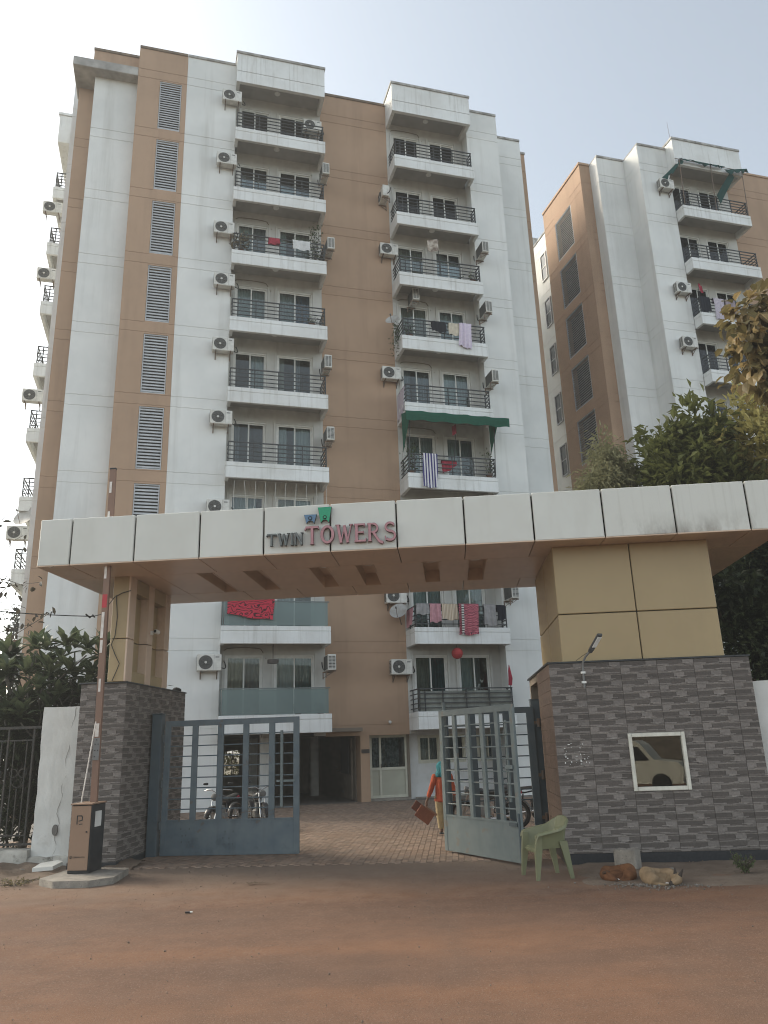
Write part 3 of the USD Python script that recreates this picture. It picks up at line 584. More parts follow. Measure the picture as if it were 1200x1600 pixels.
for a, b in SL:
    m = MB().box(a - .012, a + .012, 14.27, 16.19, Z0 - .01, 5.47); m.box(b - .012, b + .012, 14.27, 16.19, Z0 - .01, 5.47); m.box(a, b, 14.262, 14.28, Z0, 5.47); m.box(a, b, 16.18, 16.2, Z0, 5.47); m.box(a, b, 14.28, 16.18, 5.44, 5.468)
    S = part(GW, 'light_slot', m, PANELT)
    part(S, 'downlight', MB().lathe([(0, 5.405), (.095, 5.405), (.115, 5.41), (.12, 5.44), (0, 5.44)], ((a + b) / 2, 15.2, 0), 20), FRAMEW)
# gold clad column with two niches in its side
cs = [(14.2, 14.51), (15.155, 15.455), (16.105, 16.4)]
for k, (a, b) in enumerate(cs):
    for z0, z1 in ((3.2, 3.985), (4.0, 5.186)):
        if k == 0: part(GW, 'column_panel', MB().box(-6.34, -6.03, a, a + .03, z0, z1, .006), GOLD)
        part(GW, 'column_panel', MB().box(-6.21, -6.0, a + (.004 if k else .002), b, z0, z1, .008), PANELT)
for a, b in ((14.52, 15.145), (15.465, 16.095)):
    mid = (a + b) / 2
    for z0, z1 in ((3.42, 3.985), (4.0, 4.88)):
        for p, q in ((a, mid - .01), (mid + .01, b)): part(GW, 'niche_panel', MB().box(-6.2, -6.16, p, q, z0, z1, .006), GOLD)
    part(GW, 'niche_head', MB().box(-6.2, -6.004, a - .006, b + .006, 4.9, 5.186, .006), GOLD); part(GW, 'niche_sill', MB().box(-6.2, -6.004, a - .006, b + .006, 3.2, 3.4, .006), GOLD)
part(GW, 'column_core', MB().box(-6.32, -6.22, 14.25, 16.38, 3.2, 5.18), JOINT)
# ---- stone tiles: every tile carries the same printed strips, slightly proud of one another
DK, MD, LT, HI = (.098, .084, .075), (.13, .112, .1), (.185, .163, .148), (.40, .36, .325)
def tile_strips(rn):
    out = []                                     # x0, x1, z0, z1, proud, tint
    H = .105
    crs = [[(0, .42, 0), (.42, .6, 2)], [(0, .15, 2), (.15, .6, 0)], [(0, .255, 0), (.255, .43, 2), (.43, .6, 0)]]
    low = [[(0, .2, 2), (.2, .46, 0), (.46, .6, 2)], [(0, .11, 2), (.11, .34, 1), (.34, .6, 2)], [(0, .3, 1), (.3, .41, 2), (.41, .6, 0)]]
    for c in range(3):
        t = .315 - c * H
        for x0, x1, k in crs[c]:
            s = rn.uniform(.88, 1.14); out.append((x0, x1, t - .064, t - .006, .006 if k else .003, tuple(q * s for q in (DK, MD, LT)[k])))
        for x0, x1, k in low[c]:
            s = rn.uniform(.88, 1.14); out.append((x0, x1, t - .084, t - .0645, .004 if k else .002, tuple(q * s for q in (DK, MD, LT)[k])))
        for x0, x1, k in low[(c + 1) % 3]: out.append((x0, x1, t - .099, t - .0845, .003 if k else .005, (DK, LT, MD)[k]))
        out.append((0, .6, t - .1035, t - .0995, .0035, tuple(q * .75 for q in HI)))
        a = rn.uniform(.0, .3); out.append((a, a + rn.uniform(.16, .28), t - .0885, t - .0835, .0075, HI))
        a = rn.uniform(.3, .42); out.append((a, a + .17, t - .0675, t - .0635, .0075, HI))
        a = rn.uniform(.0, .35); out.append((a, a + .2, t - .1, t - .093, .002, (.045, .038, .034)))
    return out
def tile_face(T, org, du, dn, L, z0, z1, start=0.0, hole=None, name='stone_tile', m=TILE):
    """tiles from org along du for L metres; dn = outward normal; whole tiles cut at the ends and round a hole"""
    rn = random.Random(5); st = [tile_strips(rn) for _ in range(3)]; rk = random.Random(int(L * 100))
    du, dn, org = np.array(du, float), np.array(dn, float), np.array(org, float)
    z = z1
    while z > z0 + .01:
        zb = max(z0, z - .315); x = -start
        while x < L - .01:
            xa, xb = max(0, x), min(L, x + .6025)
            mb = MB(); s = st[rk.randrange(3)]; g = rk.uniform(.93, 1.07)
            def put(a, b, lo, hi, pr, tint):
                a, b, lo, hi = max(a, xa), min(b, xb), max(lo, zb), min(hi, z)
                if b - a < .002 or hi - lo < .001: return
                if hole and not (b <= hole[0] or a >= hole[1] or hi <= hole[2] or lo >= hole[3]):
                    if a < hole[0]: put(a, hole[0], lo, hi, pr, tint)
                    if b > hole[1]: put(hole[1], b, lo, hi, pr, tint)
                    if lo < hole[2]: put(max(a, hole[0]), min(b, hole[1]), lo, hole[2], pr, tint)
                    if hi > hole[3]: put(max(a, hole[0]), min(b, hole[1]), hole[3], hi, pr, tint)
                    return
                mb.obox(org + du * (a + b) / 2 + dn * (pr / 2 + .004) + np.array([0, 0, (lo + hi) / 2]), (b - a, .008 + pr, hi - lo), [du, dn, (0, 0, 1)], 0, tuple(t * g for t in tint))
            put(x + .0, x + .599, z - .3135, z - .0005, -.004, (.27, .24, .215))
            for x0, x1, lo, hi, pr, tint in s: put(x + x0, x + x1 - .0035, z - .315 + lo, z - .315 + hi, pr, tint)
            if mb.n: part(T, name, mb, m, tint=True)
            x += .6025
        z -= .315
# left pier
part(GW, 'pier_core', MB().box(-6.86, -6.0, 14.28, 17.55, 0, 3.17), JOINT)
part(GW, 'pier_cap', MB().box(-6.9, -5.965, 14.23, 17.6, 3.17, 3.2, .006), SKIRT)
tile_face(GW, (-6.86, 14.275, 0), (1, 0, 0), (0, -1, 0), .87, .1, 3.17, .3)
tile_face(GW, (-5.99, 14.275, 0), (0, 1, 0), (1, 0, 0), 3.27, .1, 3.17, .0)
part(GW, 'skirting', MB().box(-6.87, -5.972, 14.258, 17.56, 0, .1), SKIRT)
# ================================================================== guard house
GH = thing('guard_house', 'guard house clad in grey stone strip tiles with one window and a gold panelled top', 'guard house', 'G', (3.3, 14.6, 0))
hole = (2.86 - 1.69, 3.77 - 1.69, 1.07, 1.965)
m = MB().box(1.705, 2.86, 13.53, 13.7, 0, 3.13); m.box(3.77, 4.97, 13.53, 13.7, 0, 3.13); m.box(2.86, 3.77, 13.53, 13.7, 0, 1.07); m.box(2.86, 3.77, 13.53, 13.7, 1.965, 3.13)
m.box(1.705, 1.85, 13.7, 15.5, 0, 3.13); m.box(4.83, 4.97, 13.7, 17, 0, 3.13); m.box(1.705, 4.97, 17, 17.15, 0, 3.13); m.box(1.705, 4.97, 13.7, 17, 3.0, 3.13); m.box(1.9, 4.83, 15.5, 15.6, 0, 3.0)
part(GH, 'masonry', m, GWALL)
tile_face(GH, (1.69, 13.525, 0), (1, 0, 0), (0, -1, 0), 3.29, .165, 3.13, .02, hole)
def plain_tiles(T, org, du, dn, L, z0, z1, name, w, h, m):
    du, dn, org = np.array(du, float), np.array(dn, float), np.array(org, float); z = z1; k = 0
    while z > z0 + .02:
        zb = max(z0, z - h); x = 0.0
        while x < L - .01:
            xb = min(L, x + w); mb = MB()
            mb.obox(org + du * (x + xb) / 2 + dn * .006 + np.array([0, 0, (z + zb) / 2]), (xb - x - .006, .012, z - zb - .006), [du, dn, (0, 0, 1)]); part(T, name, mb, m); x += w
        z -= h
plain_tiles(GH, (1.7, 13.53, 0), (0, 1, 0), (-1, 0, 0), 1.95, .165, 3.13, 'brown_tile', .3, .212, TILEB)
part(GH, 'skirting', MB().box(1.685, 4.985, 13.512, 13.6, 0, .16, .004), SKIRT); part(GH, 'skirting', MB().box(1.685, 1.8, 13.6, 15.45, 0, .16), SKIRT)
part(GH, 'roof_edge', MB().box(1.66, 5.0, 13.5, 17.2, 3.135, 3.165, .004), SKIRT)
for u0, u1 in ((1.94, 3.272), (3.288, 4.63)):
    for z0, z1 in ((3.165, 3.972), (3.988, 5.186)):
        part(GH, 'gold_panel', MB().box(u0, u1, 13.6, 13.64, z0, z1, .01), GOLD); part(GH, 'gold_panel', MB().box(u0, u1, 16.46, 16.5, z0, z1, .01), GOLD)
for z0, z1 in ((3.165, 3.972), (3.988, 5.186)):
    for v0, v1 in ((13.648, 15.06), (15.075, 16.455)): part(GH, 'gold_panel', MB().box(1.944, 1.98, v0, v1, z0, z1, .01), GOLD); part(GH, 'gold_panel', MB().box(4.59, 4.626, v0, v1, z0, z1, .01), GOLD)
part(GH, 'tower_core', MB().box(1.97, 4.6, 13.63, 16.47, 3.165, 5.18), JOINT)
# window of the guard house
f = MB(); A, B_, C, D_ = 2.86, 3.77, 1.07, 1.965; w = .062
for a, b in ((A, A + w), (B_ - w, B_)): f.box(a, b, 13.49, 13.6, C, D_, .006)
f.box(A + w, B_ - w, 13.492, 13.6, C, C + w, .006); f.box(A + w, B_ - w, 13.492, 13.6, D_ - w, D_, .006)
W = part(GH, 'window', f, mat('window_cream', (.62, .60, .52), (.5, .48, .41), scale=5, rough=.5, streak=.25))
part(W, 'pane', MB().box(A + w, B_ - w, 13.545, 13.551, C + w, D_ - w), usdkit.material(stage, '/World/Looks/guard_glass', {'t': ('transparent_bsdf', {'color': (.3, .32, .3)}), 'g': ('glossy_bsdf', {'color': (.8, .8, .76), 'roughness': .012}), 'x': ('mix_closure', {'fac': .15})}, [('t.BSDF', 'x.closure1'), ('g.BSDF', 'x.closure2')], surface='x.closure'))
part(W, 'sliding_bar', MB().box(3.43, 3.47, 13.57, 13.6, C + w, D_ - w), SHAFT)
part(GH, 'desk', MB().box(2.0, 4.7, 14.5, 15.4, .7, .75), SHAFT)
# wall lamp on the guard house corner
LP = thing('street_lamp', 'small grey LED street lamp on a bent pipe fixed to the guard house corner', 'lamp', 'G', (2.24, 13.45, 2.75))
part(LP, 'pipe', MB().tube([(2.24, 13.45, 2.72), (2.24, 13.45, 3.02), (2.245, 13.43, 3.12), (2.29, 13.36, 3.22), (2.37, 13.25, 3.31)], .019, 8), ACF, smooth=True)
for z in (2.79, 2.95): part(LP, 'clamp', MB().box(2.205, 2.275, 13.43, 13.5, z, z + .035), FRAMEW)
d = np.array([.20, -.3, .34]); d /= np.linalg.norm(d); a = np.cross(d, (0, 0, 1)); a /= np.linalg.norm(a); n_ = np.cross(a, d)
p0 = np.array([2.36, 13.27, 3.29])
m = MB().obox(p0 + d * .2, (.36, .11, .05), [d, a, n_], .018); m.obox(p0 + d * .03, (.1, .07, .065), [d, a, n_], .015); H_ = part(LP, 'lamp_head', m, mat('lamp_grey', (.06, .06, .06), rough=.4))
part(H_, 'lens', MB().obox(p0 + d * .22 + n_ * -.027, (.22, .085, .01), [d, a, n_], .003), FRAMEW)
part(LP, 'wire', MB().tube([(2.36, 13.3, 3.3), (2.25, 13.42, 3.24), (2.15, 13.5, 3.17)], .004, 4), CABLE)
# paint splashes left by torn posters
pr = random.Random(9); m = MB()
for k in range(34):
    x, z = pr.uniform(1.8, 2.25), pr.uniform(1.5, 1.83); a = pr.uniform(.004, .03)
    m.box(x, x + a, 13.508, 13.5095, z, z + pr.uniform(.004, .022))
part(GH, 'paper_scraps', m, FRAMEW, kind='stuff')
# ================================================================== sign on the canopy
def glyph(ch):
    S = stroke; U = unary_union
    def arc(cx, cy, rx, ry, a0, a1, n=24): return [(cx + rx * math.cos(math.radians(a0 + (a1 - a0) * i / n)), cy + ry * math.sin(math.radians(a0 + (a1 - a0) * i / n))) for i in range(n + 1)]
    if ch == 'T': return U([S([(.4, 0), (.4, 1)], .17), S([(0, .93), (.8, .93)], .13), S([(.06, .95), (-.05, .78)], .09), S([(.77, .95), (.8, .8)], .07), S([(.28, .025), (.52, .025)], .05)])
    if ch == 'O': return affinity.scale(Point(.43, .5).buffer(.5, 32), .86, 1).difference(affinity.scale(Point(.43, .5).buffer(.36, 32), .68, 1))
    if ch == 'W': return U([S([(.1, 1), (.3, .0)], .17), S([(.3, .02), (.52, .9)], .075), S([(.5, .95), (.7, .0)], .17), S([(.7, .02), (.93, 1)], .075), S([(-.04, .975), (.26, .975)], .05), S([(.8, .975), (1.04, .975)], .05)])
    if ch == 'I': return U([S([(.12, 0), (.12, 1)], .15), S([(0, .975), (.24, .975)], .05), S([(0, .025), (.24, .025)], .05)])
    if ch == 'N': return U([S([(.1, 0), (.1, 1)], .08), S([(.1, 1), (.62, 0)], .17), S([(.64, 0), (.64, 1)], .08), S([(-.04, .975), (.2, .975)], .05), S([(.52, .975), (.76, .975)], .05), S([(0, .025), (.2, .025)], .05)])
    if ch == 'E': return U([S([(.14, 0), (.14, 1)], .18), S([(0, .945), (.66, .945)], .11), S([(.14, .52), (.56, .52)], .09), S([(0, .055), (.7, .055)], .11), S([(.63, 1), (.6, .8)], .06), S([(.67, 0), (.7, .2)], .06), S([(.55, .44), (.55, .6)], .05)])
    if ch == 'R': return U([S([(.14, 0), (.14, 1)], .17), S([(0, .945), (.4, .945)], .09), S(arc(.34, .72, .27, .225, 90, -90), .13), S([(.14, .495), (.36, .495)], .08), S([(.36, .5), (.55, .2), (.72, -.02), (.95, -.1)], .15), S([(.02, .025), (.26, .025)], .05)])
    if ch == 'S': return U([S(arc(.36, .74, .26, .22, 35, 270) + arc(.36, .27, .29, .24, 90, -140), .13), S([(.55, .98), (.6, .78)], .07), S([(.1, .02), (.06, .26)], .07)])
SG = thing('gate_sign', 'raised sign lettering TWIN TOWERS with a blue and green emblem on the canopy', 'sign', 'G', (-2, 13.1, 5.3))
LG = mat('letter_grey', (.10, .115, .11), (.14, .15, .145), scale=9, rough=.45); LR = mat('letter_rose', (.40, .20, .215), (.34, .165, .18), scale=9, rough=.45, streak=.2)
SD = {LG: mat('letter_side', (.05, .055, .053), rough=.5), LR: mat('letter_side_rose', (.17, .075, .085), rough=.5)}
def letters(txt, x, xe, z, h, m, dep):
    gs = [glyph(c) for c in txt]; ws = [g.bounds[2] - g.bounds[0] for g in gs]; gap = .07
    s = (xe - x) / (sum(ws) + gap * (len(ws) - 1)); 
    for ch, g, w_ in zip(txt, gs, ws):
        q = affinity.affine_transform(g, [s, 0, 0, h, x - g.bounds[0] * s, z])
        ln = part(SG, 'letter', MB().poly(q, dep, [(1, 0, 0), (0, 0, 1), (0, 1, 0)], (0, V0 - dep - .012, 0)), SD[m], label=f'letter {ch}')
        part(ln, 'letter_face', MB().poly(q.buffer(-.003), .004, [(1, 0, 0), (0, 0, 1), (0, 1, 0)], (0, V0 - dep - .0165, 0)), m)
        x += (w_ + gap) * s
letters('TWIN', -3.1, -2.43, 5.33, .225, LG, .06); letters('TOWERS', -2.415, -.79, 5.325, .335, LR, .06)
def emblem(x0, x1, z0, z1, m, name, lab):
    cx = (x0 + x1) / 2; w_ = x1 - x0; k = .028 + (z1 - z0) * .03
    p = Polygon([(x0, z1), (x1, z1), (x1 - w_ * .2, z0), (x0 + w_ * .2, z0)])
    p = p.difference(Point(cx, z0 - .01).buffer(.062)).difference(Point(cx, z0 + .095).buffer(.034))
    p = p.union(Point(cx, z0 + .098).buffer(.024))
    ln = part(SG, name, MB().poly(p, .05, [(1, 0, 0), (0, 0, 1), (0, 1, 0)], (0, V0 - .062, 0)), SD[LG], label=lab)
    part(ln, 'emblem_face', MB().poly(p.buffer(-.003), .004, [(1, 0, 0), (0, 0, 1), (0, 1, 0)], (0, V0 - .0665, 0)), m)
emblem(-2.42, -2.19, 5.71, 5.875, mat('emblem_blue', (.10, .19, .30), rough=.45), 'emblem', 'blue emblem with a small figure')
emblem(-2.17, -1.92, 5.715, 6.0, mat('emblem_green', (.02, .30, .155), rough=.45), 'emblem', 'green emblem with a small figure')
# ================================================================== gate leaves
def leaf(T, p, q, z0, z1, stiles, rods, zp, m, w=.115, panel=True, back=1):
    p, q = np.array(p, float), np.array(q, float); d = q - p; L = np.linalg.norm(d); d /= L; n = np.array([-d[1], d[0]])
    P = lambda x, o, z: (p[0] + d[0] * x + n[0] * o, p[1] + d[1] * x + n[1] * o, z)
    ax = [(d[0], d[1], 0), (n[0], n[1], 0), (0, 0, 1)]
    for x in stiles: part(T, 'stile', MB().obox(P(x, 0, (zp + z1 - .11) / 2 if 0 < stiles.index(x) < len(stiles) - 1 else (z0 + z1) / 2), (w, .05, (z1 - .11 - zp) if 0 < stiles.index(x) < len(stiles) - 1 else (z1 - z0)), ax, .004), m)
    part(T, 'top_rail', MB().obox(P(L / 2, 0, z1 - .055), (L - 2 * w, .052, .11), ax, .004), m)
    for z in rods: part(T, 'rod', MB().tube([P(w * .8, .012, z), P(L - w * .8, .012, z)], .0125, 6), m)
    S = part(T, 'sheet', MB().obox(P(L / 2, 0, (z0 + zp) / 2), (L - 2 * w + .01, .036, zp - z0), ax, .004), m)
    part(T, 'sheet_edge', MB().obox(P(L / 2, .0, zp - .012), (L - 2 * w, .058, .03), ax), m)
    return P, ax, S
RZ = [.85, 1.035, 1.236, 1.426, 1.63, 1.823, 2.017, 2.212]
GL = thing('gate_leaf', 'open blue grey steel gate leaf beside the left stone pier', 'gate', 'G', (-4.3, 15.46, 0), 'steel leaves of the entrance gate')
P, ax, S = leaf(GL, (-5.66, 15.52), (-2.95, 15.40), .03, 2.5, [.058, .62, 1.14, 1.65, 2.17, 2.653], RZ, .66, GATEB)
part(GL, 'bolt', MB().obox(P(2.37, -.03, 1.55), (.055, .04, 1.4), ax, .008), GATEG); part(GL, 'bolt_guide', MB().obox(P(2.45, -.02, 1.32), (.36, .03, .04), ax), GATEG)
for z in (.5, 1.25, 2.1): part(GL, 'hinge', MB().tube([P(-.02, -.02, z), P(-.02, -.02, z + .14)], .028, 8), GATED)
m = MB()
for x, z in ((.40, .5), (.57, .5), (.42, .38), (.5, .385), (.41, .27), (.56, .27), (1.26, .44), (1.43, .44), (1.25, .33), (1.34, .32), (1.25, .22), (1.34, .22), (1.43, .22)): m.obox(P(x + gr.uniform(-.02, .02), -.02, z), (.022, .004, .03), ax, .0015)
part(GL, 'cut_marks', m, GATED, kind='stuff')
m = MB()
for k in range(5):
    x = np.linspace(.3 + .45 * k, .95 + .45 * k, 14); m.tube([P(a, -.03 - .01 * math.sin(9 * a), .70 + .05 * math.sin(7 * a + k) + .02 * k) for a in x], .003, 4)
part(GL, 'loose_wire', m, STEEL)
GP = thing('gate_post', 'dark blue steel gate post against the left stone pier', 'post', 'G', (-5.84, 15.6, 0)); part(GP, 'tube', MB().box(-5.94, -5.74, 15.5, 15.7, 0, 2.64, .012), POSTB); part(GP, 'cap', MB().box(-5.95, -5.73, 15.49, 15.71, 2.64, 2.655), POSTB)
GP2 = thing('gate_post', 'dark steel gate post against the guard house side', 'post', 'G', (1.64, 15.72, 0)); part(GP2, 'tube', MB().box(1.54, 1.74, 15.66, 15.86, 0, 2.66, .012), GATED); part(GP2, 'cap', MB().box(1.53, 1.75, 15.65, 15.87, 2.66, 2.675), GATED)
GD = thing('gate_leaf', 'dark gate leaf half hidden behind the pale folded one by the guard house', 'gate', 'G', (.7, 15.55, 0), 'steel leaves of the entrance gate')
P, ax, S = leaf(GD, (-.2, 15.5), (1.58, 15.6), .04, 2.53, [.06, .58, 1.0, 1.25, 1.705], RZ, .36, GATED, .14)
for z in (.45, 1.2, 2.15): part(GD, 'hinge', MB().tube([P(1.86, -.02, z), P(1.86, -.02, z + .16)], .032, 8), STEEL); part(GD, 'hinge_plate', MB().obox(P(1.83, 0, z + .08), (.12, .02, .06), ax), STEEL)
GR_ = thing('gate_leaf', 'pale grey green gate leaf folded towards the road next to the plastic chair', 'gate', 'G', (.4, 14.3, 0), 'steel leaves of the entrance gate')
P, ax, S = leaf(GR_, (-.23, 15.27), (1.03, 13.36), .05, 2.5, [.055, .5, .93, 1.36, 1.8, 2.23], RZ, .66, GATEG, .1)
part(GR_, 'hinge', MB().tube([(-.14, 15.4, .1), (-.14, 15.4, 2.66)], .035, 8), GATEG)
part(GR_, 'bolt', MB().obox(P(2.26, -.045, .42), (.03, .03, .75), ax, .006), GATED); part(GR_, 'lock', MB().obox(P(2.1, -.035, .62), (.2, .03, .05), ax), GATED)
part(GR_, 'lock', MB().obox(P(2.1, -.035, 1.5), (.2, .03, .06), ax), GATEG); part(GR_, 'upright', MB().obox(P(1.98, .04, 1.6), (.04, .03, 1.3), ax), GATEG)
part(GR_, 'loose_wire', MB().tube([P(a, -.03, .72 + .05 * math.sin(8 * a)) for a in np.linspace(1.2, 2.1, 16)], .003, 4), STEEL)
# ================================================================== barrier
BR = thing('boom_barrier', 'raised brown boom barrier on a brown and black cabinet at the left pier', 'barrier', 'G', (-6.08, 13.25, 0))
BBR = mat('cabinet_brown', (.245, .158, .105), (.225, .145, .097), scale=1.5, rough=.42, streak=.12); BLK = mat('cabinet_black', (.012, .012, .013), (.02, .02, .02), scale=6, rough=.4)
m = MB().box(-6.25, -5.9, 13.0, 13.5, .1, 1.13, .01); K = part(BR, 'cabinet', m, BLK)
part(K, 'front_door', MB().box(-6.24, -5.915, 12.985, 13.0, .15, 1.115, .004), BBR); part(K, 'lid', MB().box(-6.262, -5.888, 12.975, 13.515, 1.13, 1.155, .008), BBR)
part(K, 'lock', MB().lathe([(0, .012), (.012, .012), (.014, 0)], (-5.965, 12.985, .72), 12, 'y'), BLK)
U = lambda pg, n, mm: part(K, n, MB().poly(pg, .003, [(1, 0, 0), (0, 0, 1), (0, 1, 0)], (0, 12.982, 0)), mm)
lp = unary_union([stroke([(-6.135, .835), (-6.135, .965), (-6.065, .965), (-6.05, .945), (-6.05, .9), (-6.11, .885)], .016), stroke([(-6.10, .837), (-6.045, .841)], .012)])
U(lp, 'letter', BLK)
tx = meshkit.text_mesh('TIMEWATCH', .021, .002); V = tx.vertices; V = V[:, [0, 2, 1]] * np.array([.2 / (V[:, 0].max()), -1, 1]) + np.array([-6.17, 12.984, .335])
part(K, 'lettering', MB().add(V, tx.faces[:, ::-1]), BLK)
U(Point(-6.197, .345).buffer(.022).difference(Point(-6.197, .345).buffer(.016)).union(stroke([(-6.197, .33), (-6.197, .355)], .006)), 'ring_mark', BLK)
m = MB().box(-5.8995, -5.898, 13.12, 13.36, .78, 1.02); part(K, 'sticker', m, FRAMEW)
BOOM = mat('boom_brown', (.20, .115, .078), (.17, .1, .07), scale=4, rough=.55, streak=.3)
yb, top = 13.3, 7.05
def bx(z): return -6.02 - .085 * (z - 1.15) / 5.9
m = MB(); m.add(*(lambda a: (a.vertices, a.faces))(trimesh.convex.convex_hull([(bx(z) + sx * .055, yb + sy * .03, z) for z in (1.15, top) for sx in (-1, 1) for sy in (-1, 1)]))); BM = part(BR, 'boom', m, BOOM)
part(BM, 'end_cap', MB().box(bx(top) - .06, bx(top) + .06, yb - .036, yb + .036, top, top + .03, .006), BLK)
REDT = mat('tape_red', (.42, .03, .04), rough=.35); WHT = mat('tape_white', (.66, .62, .57), (.5, .45, .4), scale=9, rough=.4)
for z0, z1, mm, a, b in ((6.58, 6.8, WHT, -.045, .0), (5.9, 6.22, WHT, -.05, -.01), (4.95, 5.22, WHT, -.045, .0), (4.42, 4.66, REDT, -.052, .035), (3.88, 4.34, WHT, -.05, .0), (3.62, 3.84, WHT, -.045, .0), (2.95, 3.17, WHT, -.03, .01), (2.2, 2.42, WHT, -.04, .025)):
    part(BM, 'tape_red' if mm is REDT else 'tape_white', MB().box(bx(z0) + a, bx(z0) + b, yb - .034, yb - .0305, z0, z1), mm)
PLT = part(BM, 'splice_plate', MB().box(bx(2) - .055, bx(2) + .056, yb - .036, yb - .03, 1.82, 2.18, .002), ACF)
for x, z in ((-.02, 1.87), (-.02, 1.97), (.03, 1.97), (-.02, 2.07), (.03, 2.07), (.0, 2.14)): part(PLT, 'bolt', MB().box(bx(2) + x - .008, bx(2) + x + .008, yb - .042, yb - .036, z, z + .016), BLK)
part(BR, 'stay_rod', MB().tube([(-6.2, 13.22, 1.15), (-6.06, 13.24, 2.45)], .011, 6), WHT)
m = MB(); pg = Polygon([(-6.42, 12.6), (-6.1, 12.36), (-5.6, 12.36), (-5.36, 12.62), (-5.5, 13.5), (-6.4, 13.72)]).buffer(.06)
m.poly(pg, .1, [(1, 0, 0), (0, 1, 0), (0, 0, 1)], (0, 0, 0))
part(BR, 'concrete_pad', m, CONC)
# ================================================================== boundary walls and fence
WW = mat('white_limewash', (.60, .595, .56), (.52, .51, .47), scale=1.2, rough=.9, streak=.3, dirt=(.33, .3, .25), sc=(4, 4, .8), bump=.3, bscale=22, patch=(2.1, (.36, .33, .28), .62, .4))
DAMP = mat('damp_plaster', (.50, .48, .43), (.36, .34, .3), scale=3, rough=.95, bump=.6, bscale=18, patch=(2.6, (.10, .095, .08), .5, .85))
LW = thing('boundary_wall', 'cracked whitewashed wall end between the iron fence and the stone pier', 'wall', 'G', (-7.35, 14.8, 0))
def rough_prism(u0, u1, v0, v1, z0, z1, amp, seed):
    b = trimesh.creation.box((u1 - u0, v1 - v0, z1 - z0)); b.apply_translation(((u0 + u1) / 2, (v0 + v1) / 2, (z0 + z1) / 2))
    for _ in range(5): b = b.subdivide()
    n = np.stack([meshkit.fbm(b.vertices * 3.1 + 7 * k, 4, seed + k) for k in range(3)], -1) - .5
    b.vertices = b.vertices + n * amp; return b
part(LW, 'plaster', MB().tm(rough_prism(-7.72, -6.9, 14.6, 14.95, -.1, 2.8, .05, 4)), WW, smooth=40)
part(LW, 'footing', MB().tm(rough_prism(-7.9, -6.88, 14.52, 14.98, -.15, .17, .1, 9)), DAMP, smooth=40)
ck = [(-7.08, 2.78), (-7.1, 2.55), (-7.16, 2.38), (-7.15, 2.1), (-7.2, 1.85), (-7.17, 1.6), (-7.25, 1.42), (-7.22, 1.2), (-7.3, .98), (-7.24, .72), (-7.3, .55), (-7.27, .3), (-7.33, .12)]
m = MB(); cr = random.Random(4); pts = []
for (a, b), (c, d) in zip(ck, ck[1:]):
    for t in (0, .33, .66): pts.append((a + (c - a) * t + cr.uniform(-.02, .02), 14.6, b + (d - b) * t))
m.tube(pts, .0035, 4); part(LW, 'crack', m, mat('crack_dark', (.24, .22, .19), rough=1), kind='stuff')
pg = affinity.scale(Point(-7.3, .62).buffer(.07, 5), .75, 1.35); part(LW, 'bare_patch', MB().poly(pg, .02, [(1, 0, 0), (0, 0, 1), (0, 1, 0)], (0, 14.575, 0)), mat('bare_render', (.17, .16, .145), rough=1, bump=.6))
part(LW, 'fence_base', MB().tm(rough_prism(-14, -7.74, 14.5, 14.95, -.15, .3, .07, 14)), DAMP, smooth=40)
FE = thing('iron_fence', 'black wrought iron fence panel on the low stained wall at far left', 'fence', 'G', (-9, 14.72, .3))
IRON = mat('iron_paint', (.022, .023, .022), (.05, .04, .032), scale=12, rough=.6)
for z, w_ in ((2.42, .05), (2.2, .025), (.52, .025), (.36, .04)): part(FE, 'rail', MB().box(-12.5, -7.78 if w_ > .03 else -7.92, 14.72 - w_ / 2, 14.72 + w_ / 2, z, z + w_), IRON)
for k in range(34):
    u = -7.93 - .125 * k; major = k % 4 == 0
    r = .016 if major else .009
    part(FE, 'bar', MB().box(u - r, u + r, 14.72 - r, 14.72 + r, .36 if major else .52, 2.44 if major else (2.2 if k % 2 else 1.35)), IRON)
for k in range(6):
    u = -8.05 - .5 * k - .13
    for dx in (-.09, .09):
        a = np.linspace(0, 2 * PI, 15); part(FE, 'scroll', MB().tube(np.stack([u + dx + .075 * np.cos(a), np.full(15, 14.72), 1.62 + .075 * np.sin(a)], -1), .008, 5), IRON)
    a = np.linspace(PI, 2 * PI, 12); part(FE, 'scroll', MB().tube(np.stack([u + .12 * np.cos(a), np.full(12, 14.72), 1.5 + .13 * np.sin(a)], -1), .008, 5), IRON)
RW = thing('boundary_wall', 'whitewashed wall running right from the guard house corner', 'wall', 'G', (7, 13.8, 0))
part(RW, 'plaster', MB().tm(rough_prism(5.02, 10, 13.66, 13.95, -.1, 2.74, .04, 31)), WW, smooth=40)
part(RW, 'footing', MB().tm(rough_prism(4.99, 10, 13.5, 13.98, -.1, .14, .05, 33)), CONC, smooth=40)
